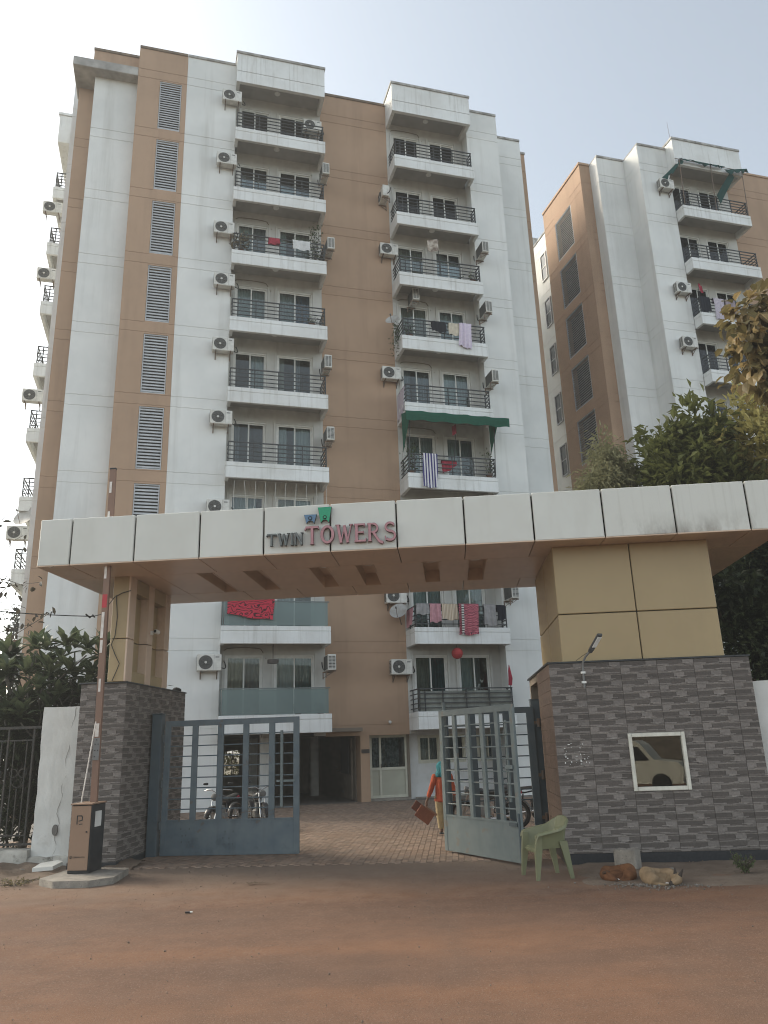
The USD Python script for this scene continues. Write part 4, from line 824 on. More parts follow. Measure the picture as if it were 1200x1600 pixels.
# ================================================================== air conditioner units (one built with its parts, the others refer to it)
ORD = ['', 'lowest', 'second lowest', 'third lowest', 'fourth lowest', 'fifth lowest', 'sixth lowest', 'third highest', 'second highest', 'highest']
GAC = 'outdoor air conditioner units on the towers'
def make_ac(label, base, rot):
    T = thing('air_conditioner', label, 'air conditioner', 'B', base, GAC, rot=rot)
    b = np.array(base); 
    def pt(par, name, mb, m, smooth=False):
        mb.v = [v + b for v in mb.v]; return part(par, name, mb, m, smooth)
    C = pt(T, 'case', MB().box(-.41, .41, -.36, -.06, 0, .56, .02), ACW)
    pt(C, 'fan_grille', MB().lathe([(0, .366), (.2, .366), (.215, .372), (.23, .372), (.235, .36), (.235, .35)], (-.12, 0, .285), 28, 'y'), ACD)
    m = MB()
    for k in range(6): a = k * PI / 3 + .2; m.bar((-.12 + .05 * math.cos(a), -.3685, .285 + .05 * math.sin(a)), (-.12 + .195 * math.cos(a + .35), -.3685, .285 + .195 * math.sin(a + .35)), .004, .055, up=(0, 1, 0))
    pt(C, 'fan', m, ACF); pt(C, 'fan_hub', MB().lathe([(0, .376), (.04, .376), (.045, .366)], (-.12, 0, .285), 14, 'y'), ACW)
    pt(C, 'badge', MB().box(.2, .33, -.3625, -.359, .44, .48), ACF); pt(C, 'seam', MB().box(.15, .156, -.3615, -.359, .02, .54), ACF)
    m = MB()
    for k in range(9): z = .06 + .05 * k; m.box(-.4145, -.41, -.33, -.22, z, z + .032); m.box(-.4145, -.41, -.2, -.09, z, z + .032)
    pt(C, 'side_grille', m, ACD)
    pt(C, 'coil', MB().box(-.38, .3, -.062, -.055, .04, .52), ACD)
    for x in (-.29, .26): m = MB().box(x, x + .035, -.38, 0, -.04, 0); m.box(x, x + .035, -.035, 0, -.26, -.04); m.bar((x + .0175, -.3, -.04), (x + .0175, -.02, -.22), .02, .02); pt(T, 'bracket', m, STEEL)
    k = np.linspace(0, 1, 12); pt(T, 'hose', MB().tube(np.stack([.41 + .16 * np.sin(k * PI * .8), -.14 + .12 * k, .12 + .25 * k - .12 * np.sin(k * PI)], -1), .02, 6), CABLE)
    return T
AC = []
for u, z, n in ((1.51, 28.65, 9), (1.37, 25.34, 8), (1.35, 21.94, 7), (1.43, 19.53, 6), (1.46, 16.66, 5), (1.47, 13.6, 4), (1.46, 10.08, 3), (1.33, 4.52, 1)):
    AC.append((u, 27.65, z, 0, f'white outdoor unit left of the {ORD[n]} balcony, left column'))
for u, z, n in ((5.36, 25.61, 8), (5.36, 16.34, 5), (5.42, 13.25, 4), (5.36, 4.51, 1)):
    AC.append((u, 27.65, z, 90, f'sideways outdoor unit right of the {ORD[n]} balcony, left column'))
AC.append((5.1, 28.2, 28.35, 0, 'outdoor unit at the right end of the top balcony in the left column'))
AC.append((5.55, 27.7, 21.9, 90, 'dark covered outdoor unit right of the balcony with the white cloth'))
for u, z, n in ((8.5, 22.49, 7), (8.4, 16.47, 5), (8.36, 4.4, 1), (8.25, 7.07, 2)):
    AC.append((u, 28.3, z, 0, f'white outdoor unit on tan wall left of the {ORD[n]} balcony, right column'))
AC.append((8.55, 28.0, 25.26, -90, 'sideways outdoor unit left of the second highest balcony, right column'))
AC.append((9.3, 28.0, 20.16, 90, 'small outdoor unit hung under the ceiling above the balcony with the lavender towel'))
for u, z, n in ((12.4, 22.53, 7), (12.34, 19.52, 6), (12.38, 16.25, 5), (12.48, 7.14, 2)):
    AC.append((u, 27.3, z, 90, f'sideways outdoor unit right of the {ORD[n]} balcony, right column'))
for u, z, n in ((-6.04, 25.47, 8), (-5.98, 22.0, 7), (-6.02, 16.13, 5), (-6.03, 10.16, 3)):
    AC.append((u, 32.65, z, 0, f'outdoor unit against the sky near the {ORD[n]} side balcony, far left'))
for u, z, n in ((23.05, 28.21, 9), (23.05, 22.24, 7), (22.9, 19.29, 6)):
    AC.append((u, 27.75, z, 0, f'outdoor unit beside the {ORD[n]} balcony of the second tower'))
proto = make_ac(AC[0][4], AC[0][:3], 0)
for u, v, z, r, lab in AC[1:]: dup(proto, 'B', (u, v, z), r, lab, 'air conditioner', GAC)
# ================================================================== washing on the balcony rails
def cloth(name, label, cat, u0, u1, zt, zl, zr, m, v=27.16, folds=5, amp=.028, over=.22, seed=0, skew=0):
    r = random.Random(seed + int(u0 * 100)); nu, nz = 26, 16
    a, t = np.linspace(0, 1, nu), np.linspace(0, 1, nz); A, Tt = np.meshgrid(a, t, indexing='xy')
    zb = zl + (zr - zl) * A + .03 * np.sin(A * 9 + seed); ph = r.uniform(0, 6)
    X = u0 + (u1 - u0) * A + skew * Tt + .02 * np.sin(Tt * 5 + ph) * (A - .5); Zz = zt + (zb - zt) * Tt
    Y = v - .01 - amp * (.35 + .65 * Tt) * (.5 + .5 * np.sin(A * folds * 2 * PI + ph + Tt * 1.3)) - .01 * np.sin(A * 23 + ph)
    front = np.stack([X, Y, Zz], -1)
    back = np.stack([[u0 + (u1 - u0) * a, np.full(nu, v + .14), np.full(nu, zt - over)], [u0 + (u1 - u0) * a, np.full(nu, v + .11), np.full(nu, zt + .005)], [u0 + (u1 - u0) * a, np.full(nu, v + .04), np.full(nu, zt + .028)]]).transpose(0, 2, 1)
    P = np.concatenate([back, front], 0)
    return solo(name, MB().grid(P[::-1], .008), m, label, cat, 'B', ((u0 + u1) / 2, v, zl), 'washing hung on the balconies', smooth=50)
def plain(n, c, c2=None): return mat(n, c, c2 or tuple(x * .75 for x in c), scale=6, rough=.95, spec=.15)
K_W, K_LAV = plain('cloth_white', (.62, .62, .61)), mat('cloth_lavender', (.5, .42, .55), (.62, .56, .62), scale=14, rough=.95)
K_CR, K_RED, K_PINK, K_GREY, K_BLK = plain('cloth_cream', (.56, .5, .4)), plain('cloth_red', (.33, .035, .06)), plain('cloth_pink', (.5, .26, .29)), plain('cloth_grey', (.30, .29, .29)), plain('cloth_black', (.02, .022, .03))
K_STR = stripes('cloth_striped', [(0, (.055, .05, .15)), (.5, (.62, .61, .62))], 'x', 8.5)
K_ST2 = stripes('cloth_beige_striped', [(0, (.55, .46, .36)), (.55, (.32, .25, .18))], 'x', 17)
K_LIL = mat('cloth_lilac_print', (.36, .31, .38), (.52, .48, .52), scale=18, rough=.95)
def pattern_cloth(name, a, b, scale, dist, c=None):
    n = {'c': ('texture_coordinate', {}), 'w': ('wave_texture', {'wave_type': 'rings', 'scale': scale, 'distortion': dist, 'detail': 1.0, 'detail_scale': 1.4}), 'r': ('rgb_ramp', {'ramp': [(0, b), (.22, a), (.8, c or a)], 'interpolate': False}), 'p': ('principled_bsdf', {'roughness': .95})}
    return usdkit.material(stage, '/World/Looks/' + name, n, [('c.object', 'w.vector'), ('w.fac', 'r.fac'), ('r.color', 'p.base_color')], surface='p.BSDF')
K_BL = pattern_cloth('blanket_red_knot', (.46, .028, .055), (.05, .008, .014), 3.2, 14)
K_ETH = pattern_cloth('cloth_red_border', (.42, .05, .09), (.03, .02, .03), 6, 9, (.5, .2, .22))
cloth('towel', 'lavender and white patterned towel over the rail of the right column', 'towel', 11.2, 11.75, 18.94, 17.86, 17.72, K_LAV, 27.12, 3, .06, skew=-.06)
cloth('towel', 'cream towel next to the lavender one', 'towel', 10.74, 11.3, 18.92, 18.36, 18.34, K_CR, 27.17, 2)
cloth('cloth', 'black cloth left of the cream towel', 'cloth', 10.0, 10.62, 18.92, 18.45, 18.4, K_BLK, 27.17, 3)
cloth('towel', 'navy and white striped towel hanging below the green awning', 'towel', 9.3, 9.9, 12.9, 11.5, 11.46, K_STR, 27.11, 2, .05, skew=-.07)
cloth('shirt', 'dark red shirt behind the rail below the green awning', 'shirt', 10.13, 10.75, 12.72, 12.14, 12.5, K_RED, 27.27, 2, over=.1)
cloth('cloth', 'small red cloth on the balcony rail with the white cloth', 'cloth', 3.13, 3.6, 21.93, 21.6, 21.68, K_RED, 27.19, 2)
cloth('cloth', 'white cloth over the rail of a left column balcony', 'cloth', 4.12, 4.84, 21.95, 21.52, 21.5, K_W, 27.16, 2)
cloth('cloth', 'pale grey cloth at the left end of the crowded washing rail', 'cloth', 8.76, 9.26, 6.9, 6.5, 6.52, K_GREY, 27.17, 2)
cloth('shirt', 'pink long sleeved top on the crowded washing rail', 'shirt', 9.28, 9.72, 6.9, 6.2, 6.24, K_PINK, 27.16, 2, .05)
cloth('towel', 'beige striped towel on the crowded washing rail', 'towel', 9.76, 10.38, 6.9, 6.33, 6.3, K_ST2, 27.15, 2)
cloth('shawl', 'red patterned shawl hanging longest on the crowded washing rail', 'shawl', 10.42, 11.2, 6.9, 5.74, 5.76, K_ETH, 27.1, 3, .05, skew=-.06)
solo('shawl_border', MB().grid(np.stack([np.stack([np.linspace(10.5, 10.6, 4) - .03 * t, np.full(4, 27.035), np.full(4, 6.9 - 1.14 * t)], -1) for t in np.linspace(0, 1, 9)])[::-1], .004), stripes('border_print', [(0, (.03, .03, .03)), (.5, (.6, .58, .55))], 'z', 11), 'black and white chequered edging down the left of the red patterned shawl', 'trim', 'B', (10.5, 27.03, 5.7))
cloth('towel', 'grey towel near the right end of the crowded washing rail', 'towel', 11.44, 11.93, 6.9, 6.14, 6.1, K_GREY, 27.16, 2)
cloth('shirt', 'black shirt at the right end of the crowded washing rail', 'shirt', 11.98, 12.32, 6.88, 6.3, 6.35, K_BLK, 27.17, 2)
cloth('blanket', 'red blanket with a dark knotted pattern over the frosted glass railing', 'blanket', 1.9, 3.5, 6.98, 6.42, 6.22, K_BL, 27.12, 2, .05, skew=-.05)
cloth('cloth', 'black cloth on a rail of the second tower', 'cloth', 23.66, 24.2, 21.97, 21.2, 21.2, K_BLK, 27.2, 2)
cloth('shirt', 'lilac printed shirt on a rail of the second tower', 'shirt', 24.38, 24.95, 21.95, 20.8, 20.85, K_LIL, 27.17, 2)
cloth('cloth', 'mauve striped cloth beside the lilac shirt on the second tower', 'cloth', 25.05, 25.6, 21.95, 20.9, 20.9, plain('cloth_mauve', (.3, .25, .28)), 27.17, 3)
def vcloth(name, label, u, v0, v1, zt, zb, m):
    a = np.linspace(0, 1, 14); P = np.stack([np.stack([u - .02 * np.sin(a * 14 + 2 * t) - .06 * t, v0 + (v1 - v0) * a, zt + (zb - zt) * t * (.85 + .15 * a)], -1) for t in np.linspace(0, 1, 9)])
    solo(name, MB().grid(P, .008), m, label, 'cloth', 'B', (u, (v0 + v1) / 2, zb), 'washing hung on the balconies', smooth=50)
vcloth('cloth', 'purple patterned sheet hanging at the left side of the balcony above the green awning', 8.7, 27.25, 28.2, 15.85, 14.6, K_LIL)
vcloth('cloth', 'pink cloths hanging at the left side of the crowded washing balcony', 8.7, 27.3, 28.1, 6.8, 6.1, K_PINK)
# ================================================================== green awning and torn net
GRN = leafmat('awning_green', (.028, .175, .115), (.032, .19, .125), .5, .8); GRB = leafmat('net_green', (.012, .07, .062), (.02, .09, .08), .35, .85)
AW = thing('awning', 'green fabric awning over a balcony of the right column', 'awning', 'B', (10.7, 27, 12.1))
a = np.linspace(8.5, 12.9, 30)
sag = .03 * np.sin(a * 7)
part(AW, 'canopy_cloth', MB().grid(np.stack([np.stack([a, np.full(30, vv), np.full(30, z) - .0 + sag * s], -1) for vv, z, s in ((27.16, 14.72, 0), (26.9, 14.6, .5), (26.62, 14.46, 1))]), .006), GRN, smooth=True)
part(AW, 'valance', MB().grid(np.stack([np.stack([a, 26.615 + .012 * np.sin(a * 9 + z * 3), np.full(30, z) + sag], -1) for z in (14.46, 14.28, 14.08)])[::-1], .006), GRN, smooth=True)
for x, z in ((8.62, 13.3), (12.4, 13.5)):
    P = np.array([[(x, 26.65 + .9 * p, 14.45 + .27 * p), (x + .02, 26.65 + .9 * p, z + .8 * (1 - p) - .25 * p)] for p in np.linspace(0, 1, 8)]); part(AW, 'side_cloth', MB().grid(P.transpose(1, 0, 2), .006), GRN)
for x in (8.75, 12.38): part(AW, 'pole', MB().tube([(x, 27.2, 12.15), (x, 26.95, 14.58)], .018, 6), RAIL)
NT = thing('shade_net', 'torn dark green shade net on poles over the top balcony of the second tower', 'net', 'B', (25.6, 27, 27.2))
for x in (23.75, 25.6, 27.5): part(NT, 'pole', MB().tube([(x, 27.22, 27.2), (x, 27.1, 29.86)], .02, 6), STEEL)
part(NT, 'cross_pole', MB().tube([(23.5, 27.1, 29.85), (27.75, 27.1, 29.85)], .018, 6), STEEL); part(NT, 'cross_pole', MB().tube([(23.75, 27.1, 29.83), (23.4, 28.2, 28.7)], .018, 6), STEEL)
def rag(P0, P1, n, drop, seed, sag=.15):
    r = np.random.default_rng(seed); a = np.linspace(0, 1, n)[:, None]; top = np.array(P0) * (1 - a) + np.array(P1) * a
    d = drop * (.4 + r.random(n)); rows = []
    for t in (0, .33, .66, 1): Q = top.copy(); Q[:, 2] -= d * t + sag * t * np.sin(a[:, 0] * PI); Q[:, 1] += .05 * r.standard_normal(n) * t - .1 * t; rows.append(Q)
    return MB().grid(np.stack(rows)[::-1], .006)
part(NT, 'net', rag((22.75, 27.6, 28.75), (23.9, 27.1, 29.9), 12, .3, 1, 0), GRB, smooth=True); part(NT, 'net', rag((23.75, 27.08, 29.9), (26.4, 27.08, 29.9), 30, .16, 2, .05), GRB, smooth=True)
part(NT, 'net', rag((26.4, 27.08, 29.7), (27.75, 27.0, 29.95), 12, .35, 3, 0), GRB, smooth=True)
P = np.array([[(25.7 + 1.1 * t + .15 * s, 27.15 + .05 * math.sin(5 * t), 28.05 + 1.65 * t - .5 * s * (1 - .3 * t)) for t in np.linspace(0, 1, 9)] for s in (0, .5, 1)])
part(NT, 'net', MB().grid(P, .006), GRB, smooth=True)
# ================================================================== dishes, lantern, lamp, flags, pots
DISHM = mat('dish_grey', (.42, .42, .41), (.33, .31, .28), scale=5, rough=.5)
def dish(label, u, v, z, r, wall):
    T = thing('satellite_dish', label, 'satellite dish', 'B', (u, v, z), 'satellite dishes on the tower')
    d = np.array([-.45, -.72, .5]); d /= np.linalg.norm(d); a = np.cross(d, (0, 0, 1)); a /= np.linalg.norm(a); b = np.cross(a, d)
    V, F = [], []
    m = MB(); m.lathe([(0, -.18 * r), (.4 * r, -.15 * r), (.75 * r, -.07 * r), (r, .02 * r), (r, .0), (.75 * r, -.1 * r), (.4 * r, -.19 * r), (0, -.22 * r)], (0, 0, 0), 24)
    m.v = [q @ np.array([a, b, d]) + np.array([u, v, z]) for q in m.v]; part(T, 'reflector', m, DISHM, smooth=40)
    part(T, 'arm', MB().tube([np.array([u, v, z]) - b * r * .9, np.array([u, v, z]) + d * r * .9 - b * .3 * r], .012, 5), STEEL)
    h = np.array([u, v, z]) + d * r * .9 - b * .3 * r; part(T, 'receiver', MB().obox(h, (.06, .06, .1), [a, b, d], .01), ACF)
    part(T, 'mount', MB().tube([np.array([u, v, z]) - d * .2 * r, (u + .05, v + .1, z - .1), wall], .018, 6), STEEL)
dish('pale satellite dish left of the crowded washing balcony', 8.25, 27.8, 6.75, .34, (8.5, 28.3, 6.3)); dish('satellite dish on the left rail of the balcony with the lavender towel', 8.45, 27.75, 19.15, .3, (8.72, 27.9, 18.9))
dish('large satellite dish on the side balcony at the left edge of the tower', -5.85, 32.5, 11.2, .5, (-5.6, 33, 11.3))
T = thing('lantern', 'round red paper lantern hanging above the lowest right column balcony', 'lantern', 'B', (10.34, 27.35, 5.1))
S = part(T, 'shade', MB().lathe([(.02, .205)] + [(.21 * math.sin(t) * (1 + .02 * math.cos(14 * t)), .21 * math.cos(t)) for t in np.linspace(.1, PI - .1, 30)] + [(.02, -.205)], (10.34, 27.35, 5.1), 28), mat('lantern_red', (.33, .03, .03), (.28, .025, .03), scale=8, rough=.7), smooth=True)
part(T, 'cord', MB().tube([(10.34, 27.35, 5.3), (10.34, 27.35, 5.73)], .006, 4), CABLE)
T = thing('hanging_lamp', 'dark drum lamp hanging on a rod in front of the lowest left column balcony windows', 'lamp', 'B', (3.53, 27.6, 4.85))
part(T, 'shade', MB().lathe([(0, .08), (.19, .07), (.2, .04), (.2, -.06), (.17, -.07), (0, -.05)], (3.53, 27.6, 4.85), 24), mat('lamp_brown', (.05, .04, .035), rough=.4), smooth=35); part(T, 'rod', MB().tube([(3.53, 27.6, 4.92), (3.53, 27.6, 5.73)], .012, 6), CABLE)
def flag(label, u, v, z0, z1, fw, fh, m, lean=0, furled=False):
    T = thing('flag', label, 'flag', 'B', (u, v, z0)); part(T, 'pole', MB().tube([(u, v, z0), (u + lean, v, z1)], .013, 6), BLK)
    a = np.linspace(0, 1, 10)
    if furled: part(T, 'cloth', MB().tube([(u + lean * .5, v, z1 - .75), (u + lean * .7 + .02, v - .02, z1 - .5), (u + lean, v, z1 - .2), (u + lean, v, z1)], [.07, .085, .05, .012], 8), m, smooth=True)
    else: part(T, 'cloth', MB().grid(np.array([[(u + lean + fw * x, v - .03 * math.sin(6 * x + s), z1 - .02 - fh * s - .12 * abs(x)) for x in a] for s in (0, .5, 1)])[::-1 if fw > 0 else 1], .005), m, smooth=True)
flag('furled red flag at the right end of the lowest right column balcony', 12.3, 27.2, 3.0, 4.65, 0, 0, K_RED, .02, True)
flag('cream and brown printed flag on a white pole above the third highest right column balcony', 10.5, 27.2, 21.2, 23.05, -.5, .58, mat('flag_print', (.5, .45, .38), (.12, .08, .06), scale=4.5, rough=.9))
flag('small red flag on a leaning black pole under the green awning', 10.62, 27.15, 12.6, 14.3, -.18, .4, K_RED, .16)
flag('small dark red pennant on the washing balcony of the second tower', 23.6, 27.2, 21.1, 22.7, .2, .4, K_RED, .1)
LEAFB = leafmat('balcony_leaf', (.035, .06, .022), (.07, .10, .035), .25); DRY = leafmat('dry_leaf', (.13, .11, .075), (.2, .17, .11), .2)
POT = mat('pot_clay', (.16, .085, .055), (.12, .07, .05), scale=8, rough=.8)
def leaf_quad(m, p, d, up, L, w, bend=.2):
    d = d / (np.linalg.norm(d) + 1e-9); s = np.cross(d, up); s /= np.linalg.norm(s) + 1e-9; n = np.cross(s, d)
    m.add([p, p + d * L * .45 + s * w / 2 + n * bend * L * .3, p + d * L - n * bend * L * .3, p + d * L * .45 - s * w / 2 + n * bend * L * .3], [(0, 1, 2), (0, 2, 3)])
def plant(label, u, v, z, r, h, n, seed, m=LEAFB, L=.1, hang=0, pot=True, fr='B'):
    g = np.random.default_rng(seed); T = thing('balcony_plant', label, 'plant', fr, (u, v, z))
    if pot: part(T, 'pot', MB().lathe([(.0, 0), (.09, 0), (.13, .2), (.145, .2), (.145, .235), (.12, .235), (.11, .2), (0, .19)], (u, v, z), 16), POT, smooth=40)
    b = MB(); st = MB()
    z0 = z + (.2 if pot else 0)
    for k in range(max(3, n // 18)):
        e = np.array([u, v, z0]) + np.array([g.normal(0, r * .6), g.normal(0, r * .35), h * g.uniform(.5, 1) - hang * g.random()]); st.tube([(u, v, z0), (np.array([u, v, z0]) + e) / 2 + np.array([0, 0, .1 * h]), e], .006, 4)
    part(T, 'stem', st, BARK)
    for k in range(n):
        p = np.array([u, v, z0]) + np.array([g.normal(0, r * .55), g.normal(0, r * .4), g.uniform(.1, 1) * h - hang * g.random()]); d = g.normal(0, 1, 3); leaf_quad(b, p, d, g.normal(0, 1, 3), L * g.uniform(.6, 1.3), L * .45)
    part(T, 'foliage', b, m, kind='stuff')
plant('potted plant blurred behind the frosted glass, left one', 4.4, 27.5, 2.95, .16, .25, 70, 1); plant('potted plant blurred behind the frosted glass, right one', 5.2, 27.5, 2.95, .16, .25, 70, 2)
plant('dry spiky plant at the left end of the balcony with the white cloth', 2.05, 27.4, 21.05, .35, .75, 150, 3, DRY, .2); plant('climbing plant at the right end of the balcony with the white cloth', 5.15, 27.6, 21.05, .25, 1.9, 220, 4, LEAFB, .12)
plant('green shrub at the left end of the balcony under the green awning', 8.95, 27.5, 12.05, .3, 1.1, 160, 5, LEAFB, .11); plant('thin plant at the right end of the balcony under the green awning', 12.2, 27.4, 12.05, .22, 1.15, 80, 6, LEAFB, .11)
plant('trailing plant hanging from the left side of the balcony with the lavender towel', 8.55, 27.6, 18.6, .2, .5, 170, 7, LEAFB, .1, 1.3, False)
plant('bushy potted plants behind the rail of the balcony with the lavender towel', 9.1, 27.5, 18.1, .3, .6, 150, 8); plant('small potted plant on the sixth lowest left column balcony', 4.95, 27.5, 18.1, .2, .4, 60, 9); plant('small potted plant on the third highest balcony of the right column', 12.1, 27.4, 21.1, .2, .4, 60, 10)
plant('dark plant against the sky on the lower side balcony at far left', -5.75, 33, 6.05, .35, 1.3, 260, 11, leafmat('shade_leaf', (.03, .035, .03), (.05, .055, .05), .1), .2)
SLT = thing('string_lights', 'strings of small lights hanging above the balcony just behind the canopy', 'lights', 'B', (3.6, 27.2, 11.3))
for k in range(10):
    u = 2.0 + .38 * k; part(SLT, 'strand', MB().tube([(u, 27.2, 11.36), (u + .03 * math.sin(k), 27.22, 10.9), (u + .05 * math.sin(2 * k), 27.2, 10.3)], .006, 4), FRAMEW)
# ================================================================== bodies
import manifold3d as mf
def hull_bones(bones, edge=.03, smooth=8):
    ms = []
    ico = trimesh.creation.icosphere(2, 1.0).vertices
    for p, r, q, s in bones: ms.append(mf.Manifold.hull_points(np.vstack([ico * np.asarray(r) + np.array(p), ico * np.asarray(s) + np.array(q)]).astype(np.float32)))
    M = mf.Manifold.batch_boolean(ms, mf.OpType.Add).refine_to_length(edge)
    a = M.to_mesh(); t = trimesh.Trimesh(a.vert_properties[:, :3], a.tri_verts, process=True)
    return trimesh.smoothing.filter_taubin(t, iterations=smooth) if smooth else t
def chain(pts, rs): return [(pts[i], rs[i], pts[i + 1], rs[i + 1]) for i in range(len(pts) - 1)]
def shift(m, b):
    m.v = [v + np.array(b) for v in m.v]; return m
# ------------------------------------------------------------------ plastic chair
CHM = mat('chair_plastic', (.145, .155, .085), (.18, .178, .1), scale=2.5, rough=.42, streak=.3, dirt=(.15, .14, .08), sc=(9, 9, 3), patch=(5, (.27, .25, .15), .6, .5))
cb = (1.27, 12.42, .004); CH = thing('plastic_chair', 'worn pale green moulded plastic armchair in front of the folded gate leaf', 'chair', 'G', cb, rot=196)
x = np.linspace(-.2, .235, 14); y = np.linspace(-.225, .225, 14); Xg, Yg = np.meshgrid(x, y, indexing='ij')
P = np.stack([Xg, Yg * (1 + .12 * (Xg + .2)), .425 + .03 * Xg - .018 * np.cos(Yg * 6) - .045 * np.clip((Xg - .17) / .065, 0, 1) ** 2], -1)
part(CH, 'seat', shift(MB().grid(P.transpose(1, 0, 2)[::-1], .014), cb), CHM, smooth=50)
# back and arms: one shell bent round the seat
t = np.linspace(-1, 1, 49); at = np.abs(t)
rimx = np.interp(at, [0, .25, .45, .75, .93, 1], [-.30, -.285, -.2, .06, .215, .235]); rimy = np.sign(t) * np.interp(at, [0, .25, .45, .75, .93, 1], [0, .19, .275, .30, .295, .29]); rimz = np.interp(at, [0, .18, .35, .55, .8, .93, 1], [.815, .805, .755, .675, .635, .61, .53])
lowx = np.interp(at, [0, .3, .45, .75, 1], [-.215, -.205, -.17, .04, .225]); lowy = np.sign(t) * np.interp(at, [0, .3, .45, .75, 1], [0, .19, .222, .238, .25]); lowz = np.interp(at, [0, 1], [.42, .40])
rows = [np.stack([lowx + (rimx - lowx) * s, lowy + (rimy - lowy) * s ** 1.1, lowz + (rimz - lowz) * s], -1) for s in np.linspace(0, 1, 9)]
part(CH, 'back_and_arms', shift(MB().grid(np.stack(rows), .012), cb), CHM, smooth=50)
out = np.stack([rimx * 1.0, rimy, rimz], -1); nrm = np.stack([rimx - .0, rimy, 0 * t], -1); nrm /= np.linalg.norm(nrm, axis=1, keepdims=True)
rimw = .012 + .028 * np.clip((at - .3) / .3, 0, 1)
rim = np.stack([out + nrm * -.006, out + nrm * rimw[:, None] * .6 + [0, 0, .006], out + nrm * rimw[:, None] + [0, 0, -.004], out + nrm * (rimw[:, None] + .004) + [0, 0, -.03]])
part(CH, 'rim', shift(MB().grid(rim, .006), cb), CHM, smooth=50)
def chleg(top, tw, bot, bw):
    V = []
    for (cx, cy, cz), (wx, wy) in ((top, tw), (bot, bw)):
        for sx, sy in ((-1, -1), (1, -1), (1, 1), (-1, 1)): V.append((cx + sx * wx / 2, cy + sy * wy / 2, cz))
    h = trimesh.convex.convex_hull(np.array(V)); return h
for s in (-1, 1):
    m = MB().tm(chleg((.2, s * .272, .6), (.085, .05), (.225, s * .262, .36), (.10, .055))); m.tm(chleg((.225, s * .262, .37), (.10, .055), (.27, s * .285, 0), (.05, .032))); part(CH, 'leg', shift(m, cb), CHM)
    m = MB().tm(chleg((-.17, s * .235, .5), (.12, .05), (-.26, s * .27, 0), (.05, .032))); part(CH, 'leg', shift(m, cb), CHM)
part(CH, 'apron', shift(MB().box(.205, .222, -.225, .225, .345, .41, .004), cb), CHM)
# ------------------------------------------------------------------ concrete block
b = trimesh.creation.box((.34, .24, .29))
for _ in range(4): b = b.subdivide()
V = b.vertices; s = .9 + .1 * np.clip(1.35 - (np.abs(V / (.17, .12, .145)) ** 8).sum(1) / 3, 0, 1); b.vertices = V * s[:, None] + .02 * (np.stack([meshkit.fbm(V * 14 + k, 3, k) for k in range(3)], -1) - .5) + (0, 0, .135)
m = MB().tm(b); solo('concrete_block', shift(m, (2.54, 13.02, 0)), CONC, 'chipped grey concrete block at the foot of the guard house wall', 'block', 'G', (2.54, 13.02, 0), smooth=35, rot=-32)
# ------------------------------------------------------------------ sleeping dogs
def dog(label, base, coat, dark, sx, s, rot, ear_up):
    T = thing('sleeping_dog', label, 'dog', 'G', base, rot=rot)
    q = lambda a, r, z: (sx * r * math.cos(math.radians(a)) * s, r * math.sin(math.radians(a)) * s, z * s)
    sp = [q(-22, .21, .10), q(18, .20, .14), q(60, .19, .125), q(105, .19, .105), q(148, .21, .115), q(185, .235, .10)]
    B = chain(sp, [k * s for k in (.095, .118, .10, .095, .105, .07)])
    hd = q(218, .285, .095); mz = q(250, .29, .045)
    B += [(sp[-1], .085 * s, hd, .075 * s), (hd, .075 * s, q(236, .285, .07), .055 * s), (q(236, .285, .07), .055 * s, mz, .033 * s)]
    B += [(q(5, .2, .115), .108 * s, q(-42, .2, .09), .1 * s), (q(-38, .17, .085), .075 * s, q(-72, .16, .045), .04 * s), (q(-72, .16, .04), .035 * s, q(-105, .2, .03), .026 * s)]
    B += [(q(190, .14, .08), .06 * s, q(215, .12, .04), .035 * s), (q(215, .12, .04), .035 * s, q(262, .14, .028), .025 * s)]
    B += [(q(60, .09, .06), .10 * s, q(150, .09, .06), .095 * s), (q(250, .06, .04), .06 * s, q(300, .07, .04), .06 * s)]
    tl = [q(-35, .24, .06), q(-62, .25, .04), q(-88, .245, .03), q(-112, .235, .025)]; B += chain(tl, [k * s for k in (.034, .028, .024, .014)])
    body = hull_bones(B, .018, 10); n = meshkit.fbm(body.vertices * 40, 2, 1)[:, None] - .5; body.vertices = body.vertices + body.vertex_normals * n * .006
    part(T, 'body', shift(MB().tm(body), base), coat, smooth=60)
    h = np.array(hd); d = np.array(mz) - h; d /= np.linalg.norm(d); side = np.cross(d, (0, 0, 1)); side /= np.linalg.norm(side)
    for k in (-1, 1):
        p = h + side * k * .045 * s + np.array([0, 0, .05 * s]) - d * .02 * s; tip = p + side * k * .03 * s + np.array([0, 0, (.075 if ear_up else .02) * s]) - d * (.05 if ear_up else -.03) * s
        part(T, 'ear', shift(MB().tm(hull_bones([(p, (.034 * s, .02 * s, .03 * s), tip, .009 * s)], .012, 2)), base), dark, smooth=True)
    part(T, 'muzzle', shift(MB().tm(hull_bones([(h + d * .075 * s, .055 * s, np.array(mz), .037 * s)], .015, 3)), base), dark, smooth=True)
    for k, a_ in enumerate((q(262, .14, .028), q(-105, .2, .03))): part(T, 'paw', shift(MB().sphere(a_, np.array((.045, .032, .028)) * s, 2), base), WHT, smooth=True)
    part(T, 'nose', shift(MB().sphere(np.array(mz) + d * .03 * s, .012 * s, 1), base), BLK, smooth=True)
dog('red brown dog curled up asleep in front of the concrete block', (2.2, 12.03, .0), mat('coat_red', (.165, .075, .034), (.105, .046, .022), scale=9, rough=.85, spec=.2, bump=.4, bscale=120), mat('coat_dark', (.06, .032, .018), rough=.85), 1, .82, 0, False)
